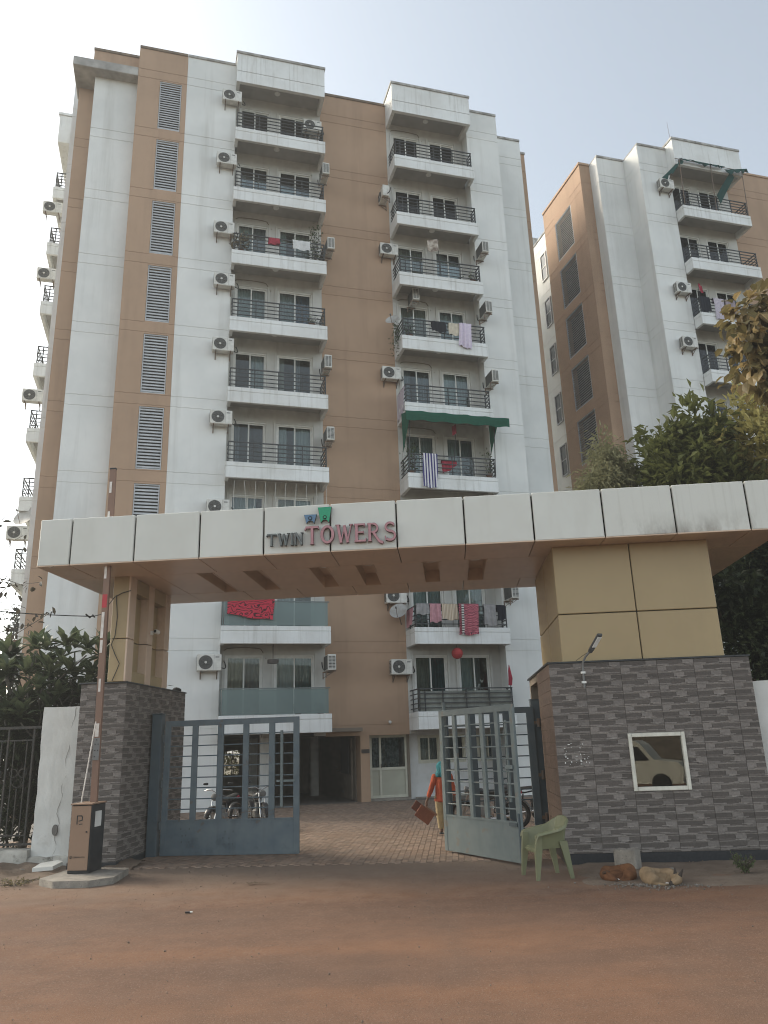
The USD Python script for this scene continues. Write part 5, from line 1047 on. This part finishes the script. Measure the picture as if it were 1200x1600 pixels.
dog('tan dog with a dark muzzle curled up asleep on the ash', (2.68, 11.68, .0), mat('coat_tan', (.27, .19, .115), (.19, .13, .075), scale=9, rough=.85, spec=.2, bump=.4, bscale=120), mat('coat_black', (.04, .03, .024), rough=.85), -1, .84, 0, True)
# ------------------------------------------------------------------ woman walking in
wb = (-.28, 18.15, .022); WP = thing('person', 'person in teal headscarf, orange top and cream trousers walking away with folded boards in hand', 'person', 'G', wb)
SKIN = mat('skin', (.16, .085, .055), rough=.6); ORG = mat('tunic_orange', (.46, .095, .04), (.36, .07, .03), scale=9, rough=.9); CREAM = mat('trousers_cream', (.46, .36, .2), (.36, .27, .15), scale=9, rough=.9, patch=(7, (.2, .13, .08), .62, .6)); TEAL = mat('scarf_teal', (.01, .10, .12), (.015, .17, .19), scale=16, rough=.85)
LH = (-.37, -.03, .67)
sk = chain([(0, .03, 1.37), (0, .03, 1.2)], [.092, .055]) + chain([(0, .03, 1.2), (0, 0, 1.05), (0, 0, .82)], [.09, .12, .125])
sk += chain([(-.15, .01, 1.18), (-.25, -.03, .93), LH], [.05, .038, .024]) + chain([(.15, .01, 1.18), (.23, .02, .94), (.24, -.02, .72)], [.05, .038, .024])
sk += chain([(-.075, 0, .8), (-.085, .06, .44), (-.07, .12, .09)], [.085, .056, .036]) + chain([(.08, 0, .8), (.085, -.03, .44), (.1, -.13, .1)], [.085, .056, .036])
sk += chain([(-.07, .12, .06), (-.085, .24, .035)], [.036, .026]) + chain([(.1, -.13, .07), (.11, -.02, .03)], [.036, .026])
for hx, sgn in ((np.array(LH), -1), (np.array((.24, -.02, .72)), 1)):
    sk += chain([hx, hx + (0, 0, -.07)], [.024, .028])
    for k in range(4):
        o = hx + np.array([sgn * .008, -.024 + .016 * k, -.085]); L = (.03, .036, .034, .026)[k]; sk += chain([o, o + (0, 0, -L), o + (-sgn * .018, 0, -L - .018)], [.0095, .009, .008])
    o = hx + np.array([0, -.03, -.03]); sk += chain([o, o + (-sgn * .012, -.014, -.03), o + (-sgn * .022, -.006, -.05)], [.01, .009, .008])
part(WP, 'body', shift(MB().tm(hull_bones(sk, .014, 4)), wb), SKIN, smooth=60)
tn = chain([(0, .02, 1.22), (0, 0, 1.08), (0, -.005, .85), (0, 0, .68)], [(.13, .085, .05), (.155, .12, .1), (.165, .13, .08), (.19, .15, .03)]) + chain([(-.16, .01, 1.18), (-.26, -.03, .92), (-.31, -.03, .8)], [.068, .058, .05]) + chain([(.16, .01, 1.18), (.24, .02, .93), (.245, 0, .82)], [.068, .058, .05])
t_ = hull_bones(tn, .02, 6); t_.vertices = t_.vertices + t_.vertex_normals * (meshkit.fbm(t_.vertices * np.array([14, 14, 5]), 3, 2)[:, None] - .5) * .03
part(WP, 'tunic', shift(MB().tm(t_), wb), ORG, smooth=60)
tr = chain([(-.075, 0, .76), (-.088, .06, .44), (-.075, .12, .15)], [.11, .088, .07]) + chain([(.08, 0, .76), (.088, -.03, .44), (.1, -.12, .15)], [.11, .088, .07])
part(WP, 'trousers', shift(MB().tm(hull_bones(tr, .02, 6)), wb), CREAM, smooth=60)
sc = chain([(0, .02, 1.385), (0, .015, 1.30), (0, 0, 1.2)], [(.128, .13, .125), (.12, .12, .08), (.165, .125, .045)]) + chain([(.02, -.1, 1.4), (.03, -.13, 1.28), (.05, -.13, 1.12)], [.05, .055, .04])
t_ = hull_bones(sc, .016, 5); t_.vertices = t_.vertices + t_.vertex_normals * (meshkit.fbm(t_.vertices * np.array([20, 20, 9]), 3, 6)[:, None] - .5) * .035
part(WP, 'headscarf', shift(MB().tm(t_), wb), TEAL, smooth=60)
for q in (((-.08, .18, .0), .0), ((.105, -.08, 0), 0)): part(WP, 'sandal', shift(MB().box(q[0][0] - .045, q[0][0] + .045, q[0][1] - .12, q[0][1] + .1, -.018, .012, .006), wb), SKIRT)
bb = (-.70, 18.08, .27); BG = thing('folded_boards', 'two brown cardboard pieces carried in the hand of the person', 'cardboard', 'G', bb)
CARD = mat('cardboard', (.235, .085, .045), (.2, .07, .04), scale=6, rough=.8)
a = math.radians(-37); ex, ez = np.array([math.cos(a), .1, math.sin(a)]), np.array([-math.sin(a), 0, math.cos(a)]); ey = np.cross(ez, ex)
part(BG, 'front_board', MB().obox((-.70, 18.06, .43), (.36, .03, .27), [ex, ey, ez], .006), CARD); part(BG, 'back_board', MB().obox((-.80, 18.15, .55), (.34, .03, .2), [ex, ey, ez], .006), mat('cardboard_dark', (.16, .06, .035), (.13, .05, .03), scale=6, rough=.8))
part(BG, 'flap', MB().obox((-.56, 18.07, .5), (.3, .015, .06), [ex, ey, ez], .003), mat('cardboard_light', (.3, .16, .1), rough=.8))
part(BG, 'strap', MB().tube([(-.66, 18.1, .56), (-.655, 18.11, .6), (-.62, 18.11, .55)], .012, 6), CARD)
# ------------------------------------------------------------------ motorbikes
TYRE = mat('tyre', (.014, .014, .014), (.03, .028, .026), scale=9, rough=.85); CHR = mat('chrome', (.5, .5, .5), rough=.25, metal=1.0); PNT = mat('bike_paint', (.018, .018, .022), (.03, .03, .03), scale=4, rough=.3); SEATM = mat('bike_seat', (.015, .014, .013), rough=.6)
GB = 'motorbikes parked inside the gate'
def bike(label, base, rot):
    T = thing('motorbike', label, 'motorbike', 'G', base, GB, rot=rot); P_ = lambda par, n, m, mm, s=False: part(par, n, shift(m, base), mm, s)
    for x in (.62, -.62):
        a = np.linspace(0, 2 * PI, 33); Wh = P_(T, 'wheel', MB().tube(np.stack([x + .265 * np.cos(a), 0 * a, .31 + .265 * np.sin(a)], -1), .042, 8, False), TYRE, True)
        m = MB().tube(np.stack([x + .215 * np.cos(a), 0 * a, .31 + .215 * np.sin(a)], -1), .014, 6, False)
        for k in range(10): an = k * PI / 5; m.bar((x + .03 * math.cos(an), 0, .31 + .03 * math.sin(an)), (x + .21 * math.cos(an), 0, .31 + .21 * math.sin(an)), .012)
        P_(Wh, 'rim', m, ACF); m = MB().lathe([(0, -.05), (.05, -.05), (.05, .05), (0, .05)], (0, 0, 0), 14, 'y'); P_(Wh, 'hub', shift(m, (x, 0, .31)), CHR)
        a = np.linspace(.3 if x > 0 else .5, PI - .2, 14); P = np.array([[(x + .33 * math.cos(k), yy, .31 + .33 * math.sin(k)) for k in a] for yy in (-.06, 0, .06)]); P[1, :, :] += (P[1] - np.array([x, 0, .31])) * .05; P_(T, 'mudguard', MB().grid(P, .006), PNT, True)
    for s in (-.07, .07): P_(T, 'fork', MB().tube([(.62, s, .31), (.44, s, .86)], .022, 8), CHR)
    P_(T, 'tank', MB().tm(hull_bones([((.26, 0, .80), (.12, .12, .09), (-.02, 0, .76), (.12, .10, .07))], .03, 4)), PNT, True)
    P_(T, 'seat', MB().tm(hull_bones([((-.08, 0, .78), (.08, .10, .035), (-.42, 0, .80), (.12, .12, .04)), ((-.42, 0, .80), (.12, .12, .04), (-.62, 0, .84), (.06, .09, .03))], .03, 4)), SEATM, True)
    m = MB().tube([(.40, 0, .82), (.25, 0, .5), (.1, 0, .32)], .025, 6); m.tube([(.3, 0, .72), (-.2, 0, .68), (-.62, 0, .76)], .02, 6); m.tube([(-.15, .0, .66), (-.1, 0, .35), (-.62, .06, .31)], .02, 6); P_(T, 'frame', m, PNT)
    m = MB().box(-.02, .25, -.11, .11, .26, .46, .03); m.lathe([(0, 0), (.085, 0), (.085, .16), (0, .16)], (.15, 0, .46), 14)
    P_(T, 'engine', m, ACF); P_(T, 'exhaust', MB().tube([(.25, .12, .4), (.25, .14, .24), (-.1, .15, .22), (-.75, .15, .32)], [.02, .02, .035, .045], 8), CHR, True)
    P_(T, 'handlebar', MB().tube([(.33, -.36, .98), (.38, -.16, 1.0), (.40, 0, .92), (.38, .16, 1.0), (.33, .36, .98)], .014, 6), CHR, True)
    P_(T, 'headlamp', MB().lathe([(0, -.06), (.06, -.05), (.085, .02), (.08, .05), (0, .055)], (.5, 0, .84), 18, 'x'), ACF, True)
    for s in (-1, 1): P_(T, 'mirror', MB().tm(hull_bones([((.36, s * .3, 1.13), (.015, .045, .03), (.36, s * .36, 1.13), (.015, .035, .025))], .02, 2)), PNT, True)
    P_(T, 'tail_lamp', MB().box(-.76, -.7, -.05, .05, .74, .8, .01), K_RED); P_(T, 'side_stand', MB().bar((-.05, -.1, .3), (-.1, -.28, 0), .02), STEEL)
    return T
b0 = bike('dark motorbike parked behind the blue gate leaf, handlebar towards the road', (-5.6, 19.6, .02), -100)
for lab, p, r in (('dark motorbike parked farther in, at the left behind the blue gate leaf', (-5.0, 20.4, .02), -60), ('dark motorbike standing sideways behind the pale folded gate leaf', (.75, 19.0, .02), 168), ('motorbike behind another one, seen through the right gate leaves', (1.5, 20.3, .02), 150), ('motorbike standing in the dark of the garage beside the grille door', (-4.2, 31.6, .02), 110)):
    dup(b0, 'G', p, r, lab, 'motorbike', GB)
# ================================================================== small things on the ground
GS = lambda u, v, s, seed, name, lab, m, cat='stone', flat=.6: solo(name, shift(MB().tm(rock(s, seed, flat)), (u, v, 0)), m, lab, cat, 'G', (u, v, 0), smooth=30)
def rock(s, seed, flat):
    t = trimesh.creation.icosphere(3, 1.0); n = meshkit.fbm(t.vertices * 1.6 + seed * 3, 4, seed); t.vertices *= (.6 + .7 * n)[:, None] * np.array(s if np.ndim(s) else (s, s, s * flat)); return t
pg = Polygon([(-.22, -.1), (.16, -.14), (.24, .04), (.1, .13), (-.18, .1)]); m = MB().poly(pg, .06, [(1, 0, .1), (0, 1, .25), (0, -.1, 1)], (-6.95, 13.75, .1)); solo('broken_slab', m, WW, 'broken pale slab lying at the foot of the whitewashed wall', 'slab', 'G', (-6.95, 13.75, 0))
for k, (u, v, s, lab) in enumerate(((-7.1, 13.4, .12, 'brown stone left of the barrier pad'), (-7.5, 13.9, .14, 'rounded stone below the stained fence base'), (-6.55, 13.85, .06, 'small pebble behind the barrier cabinet'), (-5.75, 13.95, .05, 'small grey stone between cabinet and pier'), (1.95, 12.55, .05, 'small stone left of the concrete block'), (3.15, 12.9, .045, 'pale small stone below the guard house window'), (2.42, 11.62, .05, 'flat grey lump between the two dogs'), (3.1, 11.5, .04, 'dark small lump right of the tan dog'))): GS(u, v, s, k, 'stone', lab, CONC if k % 2 else DIRT)
m = MB(); r = np.random.default_rng(5)
for k in range(900):
    a, d = r.uniform(0, 2 * PI), abs(r.normal(0, 1)); p = np.array([2.62 + d * .42 * math.cos(a), 11.58 + d * .22 * math.sin(a), .0]); s = abs(r.normal(0, .0055)) + .003
    h = trimesh.creation.icosphere(0, s); h.vertices = h.vertices * r.uniform(.5, 1.4, 3) + p + (0, 0, .02); m.tm(h)
solo('ash_heap', m, ASH, 'grey ash and rubble around the sleeping dogs', 'rubble', 'G', (2.62, 11.55, 0), kind='stuff')
m = MB()
for k in range(520):
    q = r.random(); u, v = (r.uniform(1.7, 5), r.uniform(11.6, 13.45)) if q < .5 else ((r.uniform(-8.5, -6.2), r.uniform(11.5, 14.3)) if q < .75 else (r.normal(-3.0, .12), r.normal(12.25, .05)) if q < .97 else (r.uniform(-5, 5), r.uniform(8, 13.5)))
    leaf_quad(m, np.array([u, v, .03]), np.append(r.normal(0, 1, 2), .1), np.array([0, 0, 1.]), r.uniform(.012, .045), r.uniform(.008, .022))
solo('leaf_litter', m, leafmat('litter', (.06, .045, .03), (.16, .11, .065), 0, .9), 'dry leaf litter and twigs scattered over road edge and soil', 'litter', 'G', (0, 12, 0), kind='stuff')
T = thing('scrap', 'tiny dark scrap lying on the open road', 'scrap', 'G', (-3.34, 10.23, .01)); part(T, 'piece', MB().obox((-3.34, 10.23, .025), (.07, .025, .02), None, .004), BLK); part(T, 'piece', MB().obox((-3.3, 10.23, .03), (.03, .03, .015), None, .004), FRAMEW)
def tuft(label, u, v, rad, h, n, seed, m, name='weed', cat='weed'):
    g = np.random.default_rng(seed); b, st = MB(), MB(); T = thing(name, label, cat, 'G', (u, v, 0))
    for k in range(n // 9):
        a = g.uniform(0, 2 * PI); e = np.array([u + rad * g.uniform(.3, 1) * math.cos(a), v + rad * g.uniform(.3, 1) * math.sin(a), h * g.uniform(.45, 1)]); st.tube([(u, v, 0), (u + (e[0] - u) * .4, v + (e[1] - v) * .4, e[2] * .6), e], .004, 4)
        for j in range(9): t = g.uniform(.3, 1); p = np.array([u, v, 0]) * (1 - t) + e * t; leaf_quad(b, p, g.normal(0, 1, 3) + (0, 0, .5), g.normal(0, 1, 3), .05 * g.uniform(.6, 1.3), .022)
    part(T, 'stem', st, BARK, kind='stuff'); part(T, 'foliage', b, m, kind='stuff')
WEED = leafmat('weed_leaf', (.06, .085, .03), (.11, .13, .055), .25)
tuft('small green weed growing at the right end of the guard house wall', 4.0, 12.3, .2, .28, 260, 3, WEED)
tuft('sparse dry grass on the soil left of the barrier pad', -6.9, 12.6, .45, .1, 160, 4, leafmat('dry_grass', (.13, .11, .05), (.2, .16, .08), .2), 'grass_tuft', 'grass')
# power cable, camera, lump
T = thing('power_cable', 'black cable slung from the left to the gold column and drooping down its front', 'cable', 'G', (-6.3, 14.15, 4))
k = np.linspace(0, 1, 30); A0, A1 = np.array([-8.6, 9.6, 4.3]), np.array([-6.62, 14.0, 4.4]); part(T, 'span', MB().tube(A0 + (A1 - A0) * k[:, None] - np.array([0, 0, .12]) * np.sin(k * PI)[:, None], .009, 5), CABLE)
part(T, 'span', MB().tube([A1, (-6.5, 14.1, 4.45), (-6.3, 14.175, 4.78), (-6.15, 14.18, 4.86), (-5.99, 14.19, 4.9)], .008, 5), CABLE)
part(T, 'knot', MB().tube([A1 + (-.09, -.1, .03), A1 + (-.05, 0, -.02), A1 + (0, 0, .03), A1 + (.03, .02, -.02)], .016, 5), CABLE)
part(T, 'drop', MB().tube([(-6.27, 14.18, 4.82), (-6.22, 14.18, 4.4), (-6.24, 14.18, 4.05), (-6.3, 14.18, 3.88), (-6.22, 14.18, 3.7), (-6.12, 14.18, 3.52), (-6.18, 14.18, 3.36), (-6.24, 14.18, 3.21)], .008, 5), CABLE)
T = thing('security_camera', 'small white security camera on the side of the gold column', 'camera', 'G', (-5.98, 15.5, 4.25)); part(T, 'mount', MB().box(-5.998, -5.95, 15.3, 15.36, 4.2, 4.28, .006), FRAMEW); part(T, 'body', MB().obox((-5.9, 15.4, 4.27), (.08, .2, .08), None, .02), FRAMEW); part(T, 'lens', MB().lathe([(0, .01), (.025, .01), (.03, 0)], (-5.9, 15.3, 4.27), 12, 'y'), BLK)
m = MB().tm(rock(.1, 12, .7)); solo('stone', shift(m, (-6.13, 17.4, 3.24)), TYRE, 'dark lump lying on top of the left stone pier', 'stone', 'G', (-6.13, 17.4, 3.24), smooth=30)
# ================================================================== trees and shrubs
def to3(x): return np.array(x, float)
def limb(m, p, q, r0, r1, g, bend=.15, n=7):
    k = np.linspace(0, 1, n)[:, None]; P = to3(p) * (1 - k) + to3(q) * k; L = np.linalg.norm(to3(q) - to3(p))
    P[1:-1] += g.normal(0, bend * L * .25, (n - 2, 3)) * [1, 1, .5]; m.tube(P, np.linspace(r0, r1, n), 7); return P
def leaf6(m, p, d, up, L, w, droop=.25):
    """a folded leaf of four faces"""
    d = d / (np.linalg.norm(d) + 1e-9); s = np.cross(d, up); s /= np.linalg.norm(s) + 1e-9; n = np.cross(s, d); a, b = p + d * L * .3, p + d * L * .7 - n * droop * L * .25; e = p + d * L - n * droop * L * .6
    m.add([p, a + s * w * .42 + n * w * .16, b + s * w * .5 + n * w * .14, e, b - s * w * .5 + n * w * .14, a - s * w * .42 + n * w * .16, b, a], [(0, 1, 7), (1, 2, 6), (1, 6, 7), (2, 3, 6), (6, 3, 4), (7, 6, 4), (7, 4, 5), (0, 7, 5)])
def tree(name, label, base, trunk_r, top, clumps, n_leaf, spread, L, w, m, bark, seed, droop=.3, singles=0, hang=0, cat='tree', group=None):
    """trunk, limbs to every clump centre and leaves spread through the clumps; clumps: (u, v, z, radius)"""
    g = np.random.default_rng(seed); T = thing(name, label, cat, 'G', base, group); st = MB()
    tr = limb(st, base, top, trunk_r, trunk_r * .55, g, .1); part(T, 'trunk', st, bark, smooth=True); br = MB()
    cr = None; big = MB(); cnt = 0
    for u, v, z, R in clumps: limb(br, tr[g.integers(3, 7)], (u, v, z - R * .3), trunk_r * .32, trunk_r * .08, g, .25)
    part(T, 'limbs', br, bark, smooth=True, kind='stuff')
    tot = sum(c[3] ** 2 for c in clumps); leaves = []
    for u, v, z, R in clumps:
        sub = g.normal(0, 1, (max(4, int(R * 16)), 3)); sub /= np.linalg.norm(sub, axis=1, keepdims=True); sub = sub * R * g.uniform(.45, 1, (len(sub), 1)) * [1, 1, .85] + [u, v, z]
        for k in range(int(n_leaf * R * R / tot)):
            c = sub[g.integers(len(sub))]; p = c + g.normal(0, spread, 3); d = (p - to3((u, v, z))) / R + g.normal(0, .6, 3) - np.array([0, 0, hang]); leaves.append((p, d, np.array([0, 0, 1.]) + g.normal(0, .35, 3), L * g.uniform(.6, 1.25)))
    if singles: leaves.sort(key=lambda q: q[0][1] + .5 * q[0][0])
    for k, (p, d, up, l) in enumerate(leaves):
        if k < singles: mm = MB(); leaf6(mm, p, d, up, l, l * w, droop); part(T, 'leaf', mm, m)
        else: (leaf6 if singles else leaf_quad)(big, p, d, up, l, l * w, droop)
    if big.n: part(T, 'crown', big, m, kind='stuff')
    return T
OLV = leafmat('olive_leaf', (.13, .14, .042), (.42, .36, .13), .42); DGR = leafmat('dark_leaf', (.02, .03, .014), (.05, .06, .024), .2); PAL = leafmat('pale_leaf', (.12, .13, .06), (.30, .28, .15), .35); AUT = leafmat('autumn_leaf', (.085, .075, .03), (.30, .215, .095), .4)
cg = random.Random(17)
def fill(lst, k, u0, u1, v0, v1, z0, z1, r0, r1): return lst + [(cg.uniform(u0, u1), cg.uniform(v0, v1), cg.uniform(z0, z1), cg.uniform(r0, r1)) for _ in range(k)]
tree('slender_tree', 'pale drooping small leaved tree above the canopy, nearest the second tower', (4.5, 20, 0), .12, (4.5, 20, 7), [(4.5, 20, 9.35, .42), (4.3, 20, 9.0, .45), (4.75, 20, 8.95, .42), (4.1, 20.1, 8.5, .5), (4.8, 20, 8.4, .55), (4.4, 19.8, 8.0, .7), (4.1, 20, 7.4, .6), (4.8, 20.2, 7.5, .6), (4.45, 20, 6.8, .7)], 7500, .13, .2, .26, PAL, BARKG, 4, .3, 0, .9)
tree('leafy_tree', 'olive green leafy tree rising in the middle behind the canopy', (6.3, 20, 0), .2, (6.3, 20, 6.5), fill([(6.0, 19.6, 9.35, .6), (6.6, 19.7, 9.1, .7), (5.75, 19.7, 8.7, .6), (7.1, 19.6, 9.9, .6), (7.35, 19.9, 9.2, .7), (6.9, 19.6, 8.6, .8), (6.2, 19.5, 8.3, .8)], 8, 5.6, 7.6, 19.4, 20.6, 6.6, 8.6, .6, .9), 7500, .17, .30, .42, OLV, BARK, 5, .35)
tree('leafy_tree', 'taller dark green leafy tree behind the canopy at the right edge', (8.9, 20.5, 0), .24, (8.9, 20.5, 6.5), fill([(8.3, 19.8, 10.0, .75), (9.0, 19.8, 9.8, .8), (8.0, 19.8, 9.2, .8), (8.8, 19.6, 8.8, .9), (9.6, 20, 9.6, .9), (9.4, 20, 8.4, .9)], 12, 7.8, 10.5, 19.4, 21.5, 5.8, 9.0, .8, 1.1), 8500, .2, .31, .42, OLV, BARK, 6, .35)
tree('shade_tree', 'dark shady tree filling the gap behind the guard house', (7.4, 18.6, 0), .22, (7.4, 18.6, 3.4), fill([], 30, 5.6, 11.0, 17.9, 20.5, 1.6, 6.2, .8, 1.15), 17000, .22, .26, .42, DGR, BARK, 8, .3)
tree('autumn_tree', 'near tree with large yellowing leaves reaching in from the right edge', (9.3, 13.4, 0), .2, (9.0, 13.6, 7.5), fill([(6.1, 13.8, 9.5, .36), (5.95, 13.8, 9.1, .34), (6.35, 13.8, 9.75, .38), (6.75, 13.9, 9.5, .5), (6.45, 13.9, 9.1, .45), (6.1, 13.9, 8.72, .36), (6.6, 13.8, 8.6, .5), (6.05, 13.8, 8.35, .3), (6.5, 13.9, 8.1, .4), (6.9, 13.8, 8.9, .6), (6.95, 14, 8.2, .5)], 9, 7.2, 9.6, 13.2, 14.6, 7.9, 10.2, .5, .8), 3300, .12, .235, .72, AUT, BARKG, 9, .5, 300, .75)
# plumeria behind the fence: rosettes of long leaves at the branch tips
PLM = leafmat('plumeria_leaf', (.04, .058, .03), (.12, .14, .075), .25, .38)
g = np.random.default_rng(12); T = thing('plumeria_tree', 'dense plumeria with rosettes of long dark green leaves above the fence', 'tree', 'G', (-9, 16.6, 0)); st, br = MB(), MB()
tr = limb(st, (-9, 16.6, 0), (-8.9, 16.5, 1.6), .1, .08, g, .1); part(T, 'trunk', st, BARKG, smooth=True)
ros = [(-9.6, 16.2, 4.05), (-8.95, 16.2, 4.2), (-8.55, 16.0, 4.0), (-8.1, 16.1, 4.15), (-7.65, 16.1, 4.05), (-7.3, 16.2, 3.95), (-9.25, 15.8, 3.7), (-8.75, 15.7, 3.55), (-8.25, 15.7, 3.65), (-7.8, 15.8, 3.55), (-7.4, 15.9, 3.5), (-9.7, 15.7, 3.4), (-9.3, 15.5, 3.15), (-8.7, 15.5, 3.05), (-8.3, 15.5, 3.2), (-7.95, 15.6, 3.05), (-9.0, 15.4, 2.7), (-9.5, 15.4, 2.7), (-8.5, 15.4, 2.7), (-7.6, 15.9, 3.1), (-7.2, 16.2, 3.4), (-10.1, 15.9, 3.9), (-10.3, 15.7, 3.2), (-8.1, 15.4, 2.75), (-9.2, 16.8, 4.25), (-8.3, 16.9, 4.3), (-7.7, 16.9, 4.2), (-9.9, 16.9, 4.2)]
ros += [(g.uniform(-10.5, -7.1), g.uniform(16.2, 17.6), g.uniform(2.4, 4.0)) for _ in range(70)]
big, cnt = MB(), 0
for k, c in enumerate(ros):
    c = np.array(c) + g.normal(0, .04, 3); limb(br, tr[g.integers(2, 7)], c - (0, 0, .12), .032, .016, g, .3)
    tilt = np.append(g.normal(0, .3, 2), 1); tilt[1] -= .25; tilt /= np.linalg.norm(tilt)
    for j in range(g.integers(13, 19)):
        a = j * 2.4 + g.uniform(-.2, .2); e = g.uniform(-.25, .95) if j > 4 else g.uniform(.9, 1.3); d = np.array([math.cos(a) * math.cos(e), math.sin(a) * math.cos(e), math.sin(e)]) + tilt * .25
        mm = MB() if cnt < 300 and k < 24 else big; L = g.uniform(.32, .52); leaf6(mm, c + g.normal(0, .02, 3), d, np.array([0, 0, 1.]) + d * -.2, L, L * .31, g.uniform(.2, .6))
        if mm is not big: part(T, 'leaf', mm, PLM); cnt += 1
part(T, 'limbs', br, BARKG, smooth=True, kind='stuff'); part(T, 'crown', big, PLM, kind='stuff')
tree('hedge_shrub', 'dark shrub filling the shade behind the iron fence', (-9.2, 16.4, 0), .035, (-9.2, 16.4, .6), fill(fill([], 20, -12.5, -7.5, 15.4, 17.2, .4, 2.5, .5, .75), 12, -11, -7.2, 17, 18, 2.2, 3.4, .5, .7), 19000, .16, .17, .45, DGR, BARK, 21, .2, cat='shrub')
# twigs of a thin tree reaching in at the left
g = np.random.default_rng(31); T = thing('thin_tree', 'thin nearly bare twigs with a few dark leaves at the left edge', 'tree', 'G', (-7.6, 9.2, 0)); st, br, lv = MB(), MB(), MB()
tr = limb(st, (-7.6, 9.2, 0), (-7.2, 9.4, 4.4), .06, .03, g, .1); part(T, 'trunk', st, BARKG, smooth=True)
TW = leafmat('twig_leaf', (.035, .035, .03), (.09, .08, .06), .2); n_l = 0
for tip, n in (((-5.78, 9.5, 5.05), 5), ((-5.6, 9.6, 4.75), 1), ((-5.5, 9.5, 4.5), 1), ((-5.72, 9.4, 4.3), 3), ((-5.42, 9.5, 4.03), 11), ((-5.2, 9.5, 4.08), 9), ((-5.5, 9.5, 3.98), 8), ((-5.2, 9.55, 3.68), 11), ((-5.36, 9.5, 3.6), 8), ((-5.62, 9.5, 3.5), 12), ((-5.6, 9.45, 3.8), 10), ((-5.45, 9.5, 3.75), 8), ((-5.7, 9.5, 3.65), 9), ((-5.75, 9.5, 4.0), 5)):
    P = limb(br, tr[g.integers(4, 7)], tip, .012, .003, g, .2, 9)
    for k in range(n):
        p = P[-1 - (k % 3)] + g.normal(0, .05, 3); d = g.normal(0, 1, 3) - (0, 0, .4); mm = MB(); leaf6(mm, p, d, g.normal(0, .5, 3) + (0, 0, 1), g.uniform(.06, .115), .045, .3); part(T, 'leaf', mm, TW)
part(T, 'limbs', br, BARKG, smooth=True, kind='stuff')

# ================================================================== across the road, seen only as a reflection in the guard house window
RWL = thing('opposite_wall', 'plain tan wall across the road, mirrored in the guard house window', 'wall', 'G', (9, -9, 0)); part(RWL, 'plaster', MB().tm(rough_prism(4, 15, -9.2, -8.95, 0, 3.2, .03, 41)), GWALL)
cb = (6.3, -3.6, 0); CV = thing('parked_van', 'cream van across the road, mirrored in the guard house window', 'van', 'G', cb, rot=24)
VC = mat('van_cream', (.55, .53, .46), (.5, .48, .41), scale=1, rough=.35)
side = Polygon([(-2.1, .35), (2.05, .35), (2.12, .8), (1.95, .98), (1.15, 1.08), (.75, 1.62), (.55, 1.74), (-1.95, 1.78), (-2.1, 1.6)]).buffer(.04)
part(CV, 'body', shift(MB().poly(side, 1.6, [(1, 0, 0), (0, 0, 1), (0, 1, 0)], (0, -.8, 0)), cb), VC)
for pg in (Polygon([(.62, 1.1), (1.02, 1.1), (.68, 1.56), (.5, 1.6), (.5, 1.1)]), Polygon([(-.6, 1.1), (.4, 1.1), (.4, 1.62), (-.6, 1.64)]), Polygon([(-1.9, 1.1), (-.7, 1.1), (-.7, 1.64), (-1.9, 1.66)])):
    part(CV, 'side_window', shift(MB().poly(pg, .02, [(1, 0, 0), (0, 0, 1), (0, 1, 0)], (0, .795, 0)), cb), BLK)
for x in (-1.3, 1.35):
    a = np.linspace(0, 2 * PI, 25); part(CV, 'wheel', shift(MB().lathe([(0, -.1), (.3, -.1), (.33, -.06), (.33, .06), (.3, .1), (0, .1)], (0, 0, 0), 24, 'y'), np.array(cb) + (x, .78, .33)), TYRE)

m = MB(); r = np.random.default_rng(77); ico = trimesh.creation.icosphere(0, 1.0)
for k in range(2600):
    u, v = r.uniform(-7, 6), 13.7 - abs(r.normal(0, 1)) * 3.2 if r.random() < .75 else r.uniform(5, 13.8)
    if v < 4.5: continue
    s = min(.012, abs(r.normal(0, .003)) + .002); h = ico.vertices * s * r.uniform(.5, 1.3, 3) + (u, v, .016 + s * .3); m.add(h, ico.faces)
solo('road_grit', m, mat('grit', (.2, .15, .115), (.13, .095, .072), scale=30, rough=1), 'loose grit and small stones scattered over the dusty road', 'grit', 'G', (0, 10, 0), kind='stuff')

def b2g(u, v, z):
    x, y, _ = to_world('B', (u, v, z)); a = -ANG['G']; return (x * math.cos(a) - y * math.sin(a), x * math.sin(a) + y * math.cos(a), z)
p = b2g(2, 40, 0); tree('rear_shrub', 'sunlit shrubs glimpsed through the back of the garage', p, .06, (p[0], p[1], .8), [(*b2g(u, v, 0)[:2], z, .8) for u in (-.5, .6, 1.6, 2.6, 3.6) for v, z in ((39.6, .8), (40.2, 1.7), (40.6, 2.5))], 4500, .2, .2, .5, OLV, BARK, 44, .3, cat='shrub')
# ================================================================== haze
hz = usdkit.material(stage, '/World/Looks/haze_air', {'v': ('principled_volume', {'color': (.95, .95, .93), 'density': 0.0009, 'anisotropy': .35})}, [], volume='v.volume')
solo('haze', MB().box(-420, 420, -220, 620, -1.6, 34.5), hz, 'thin pale haze in the air', 'haze', 'W', (0, 0, 0), kind='stuff')
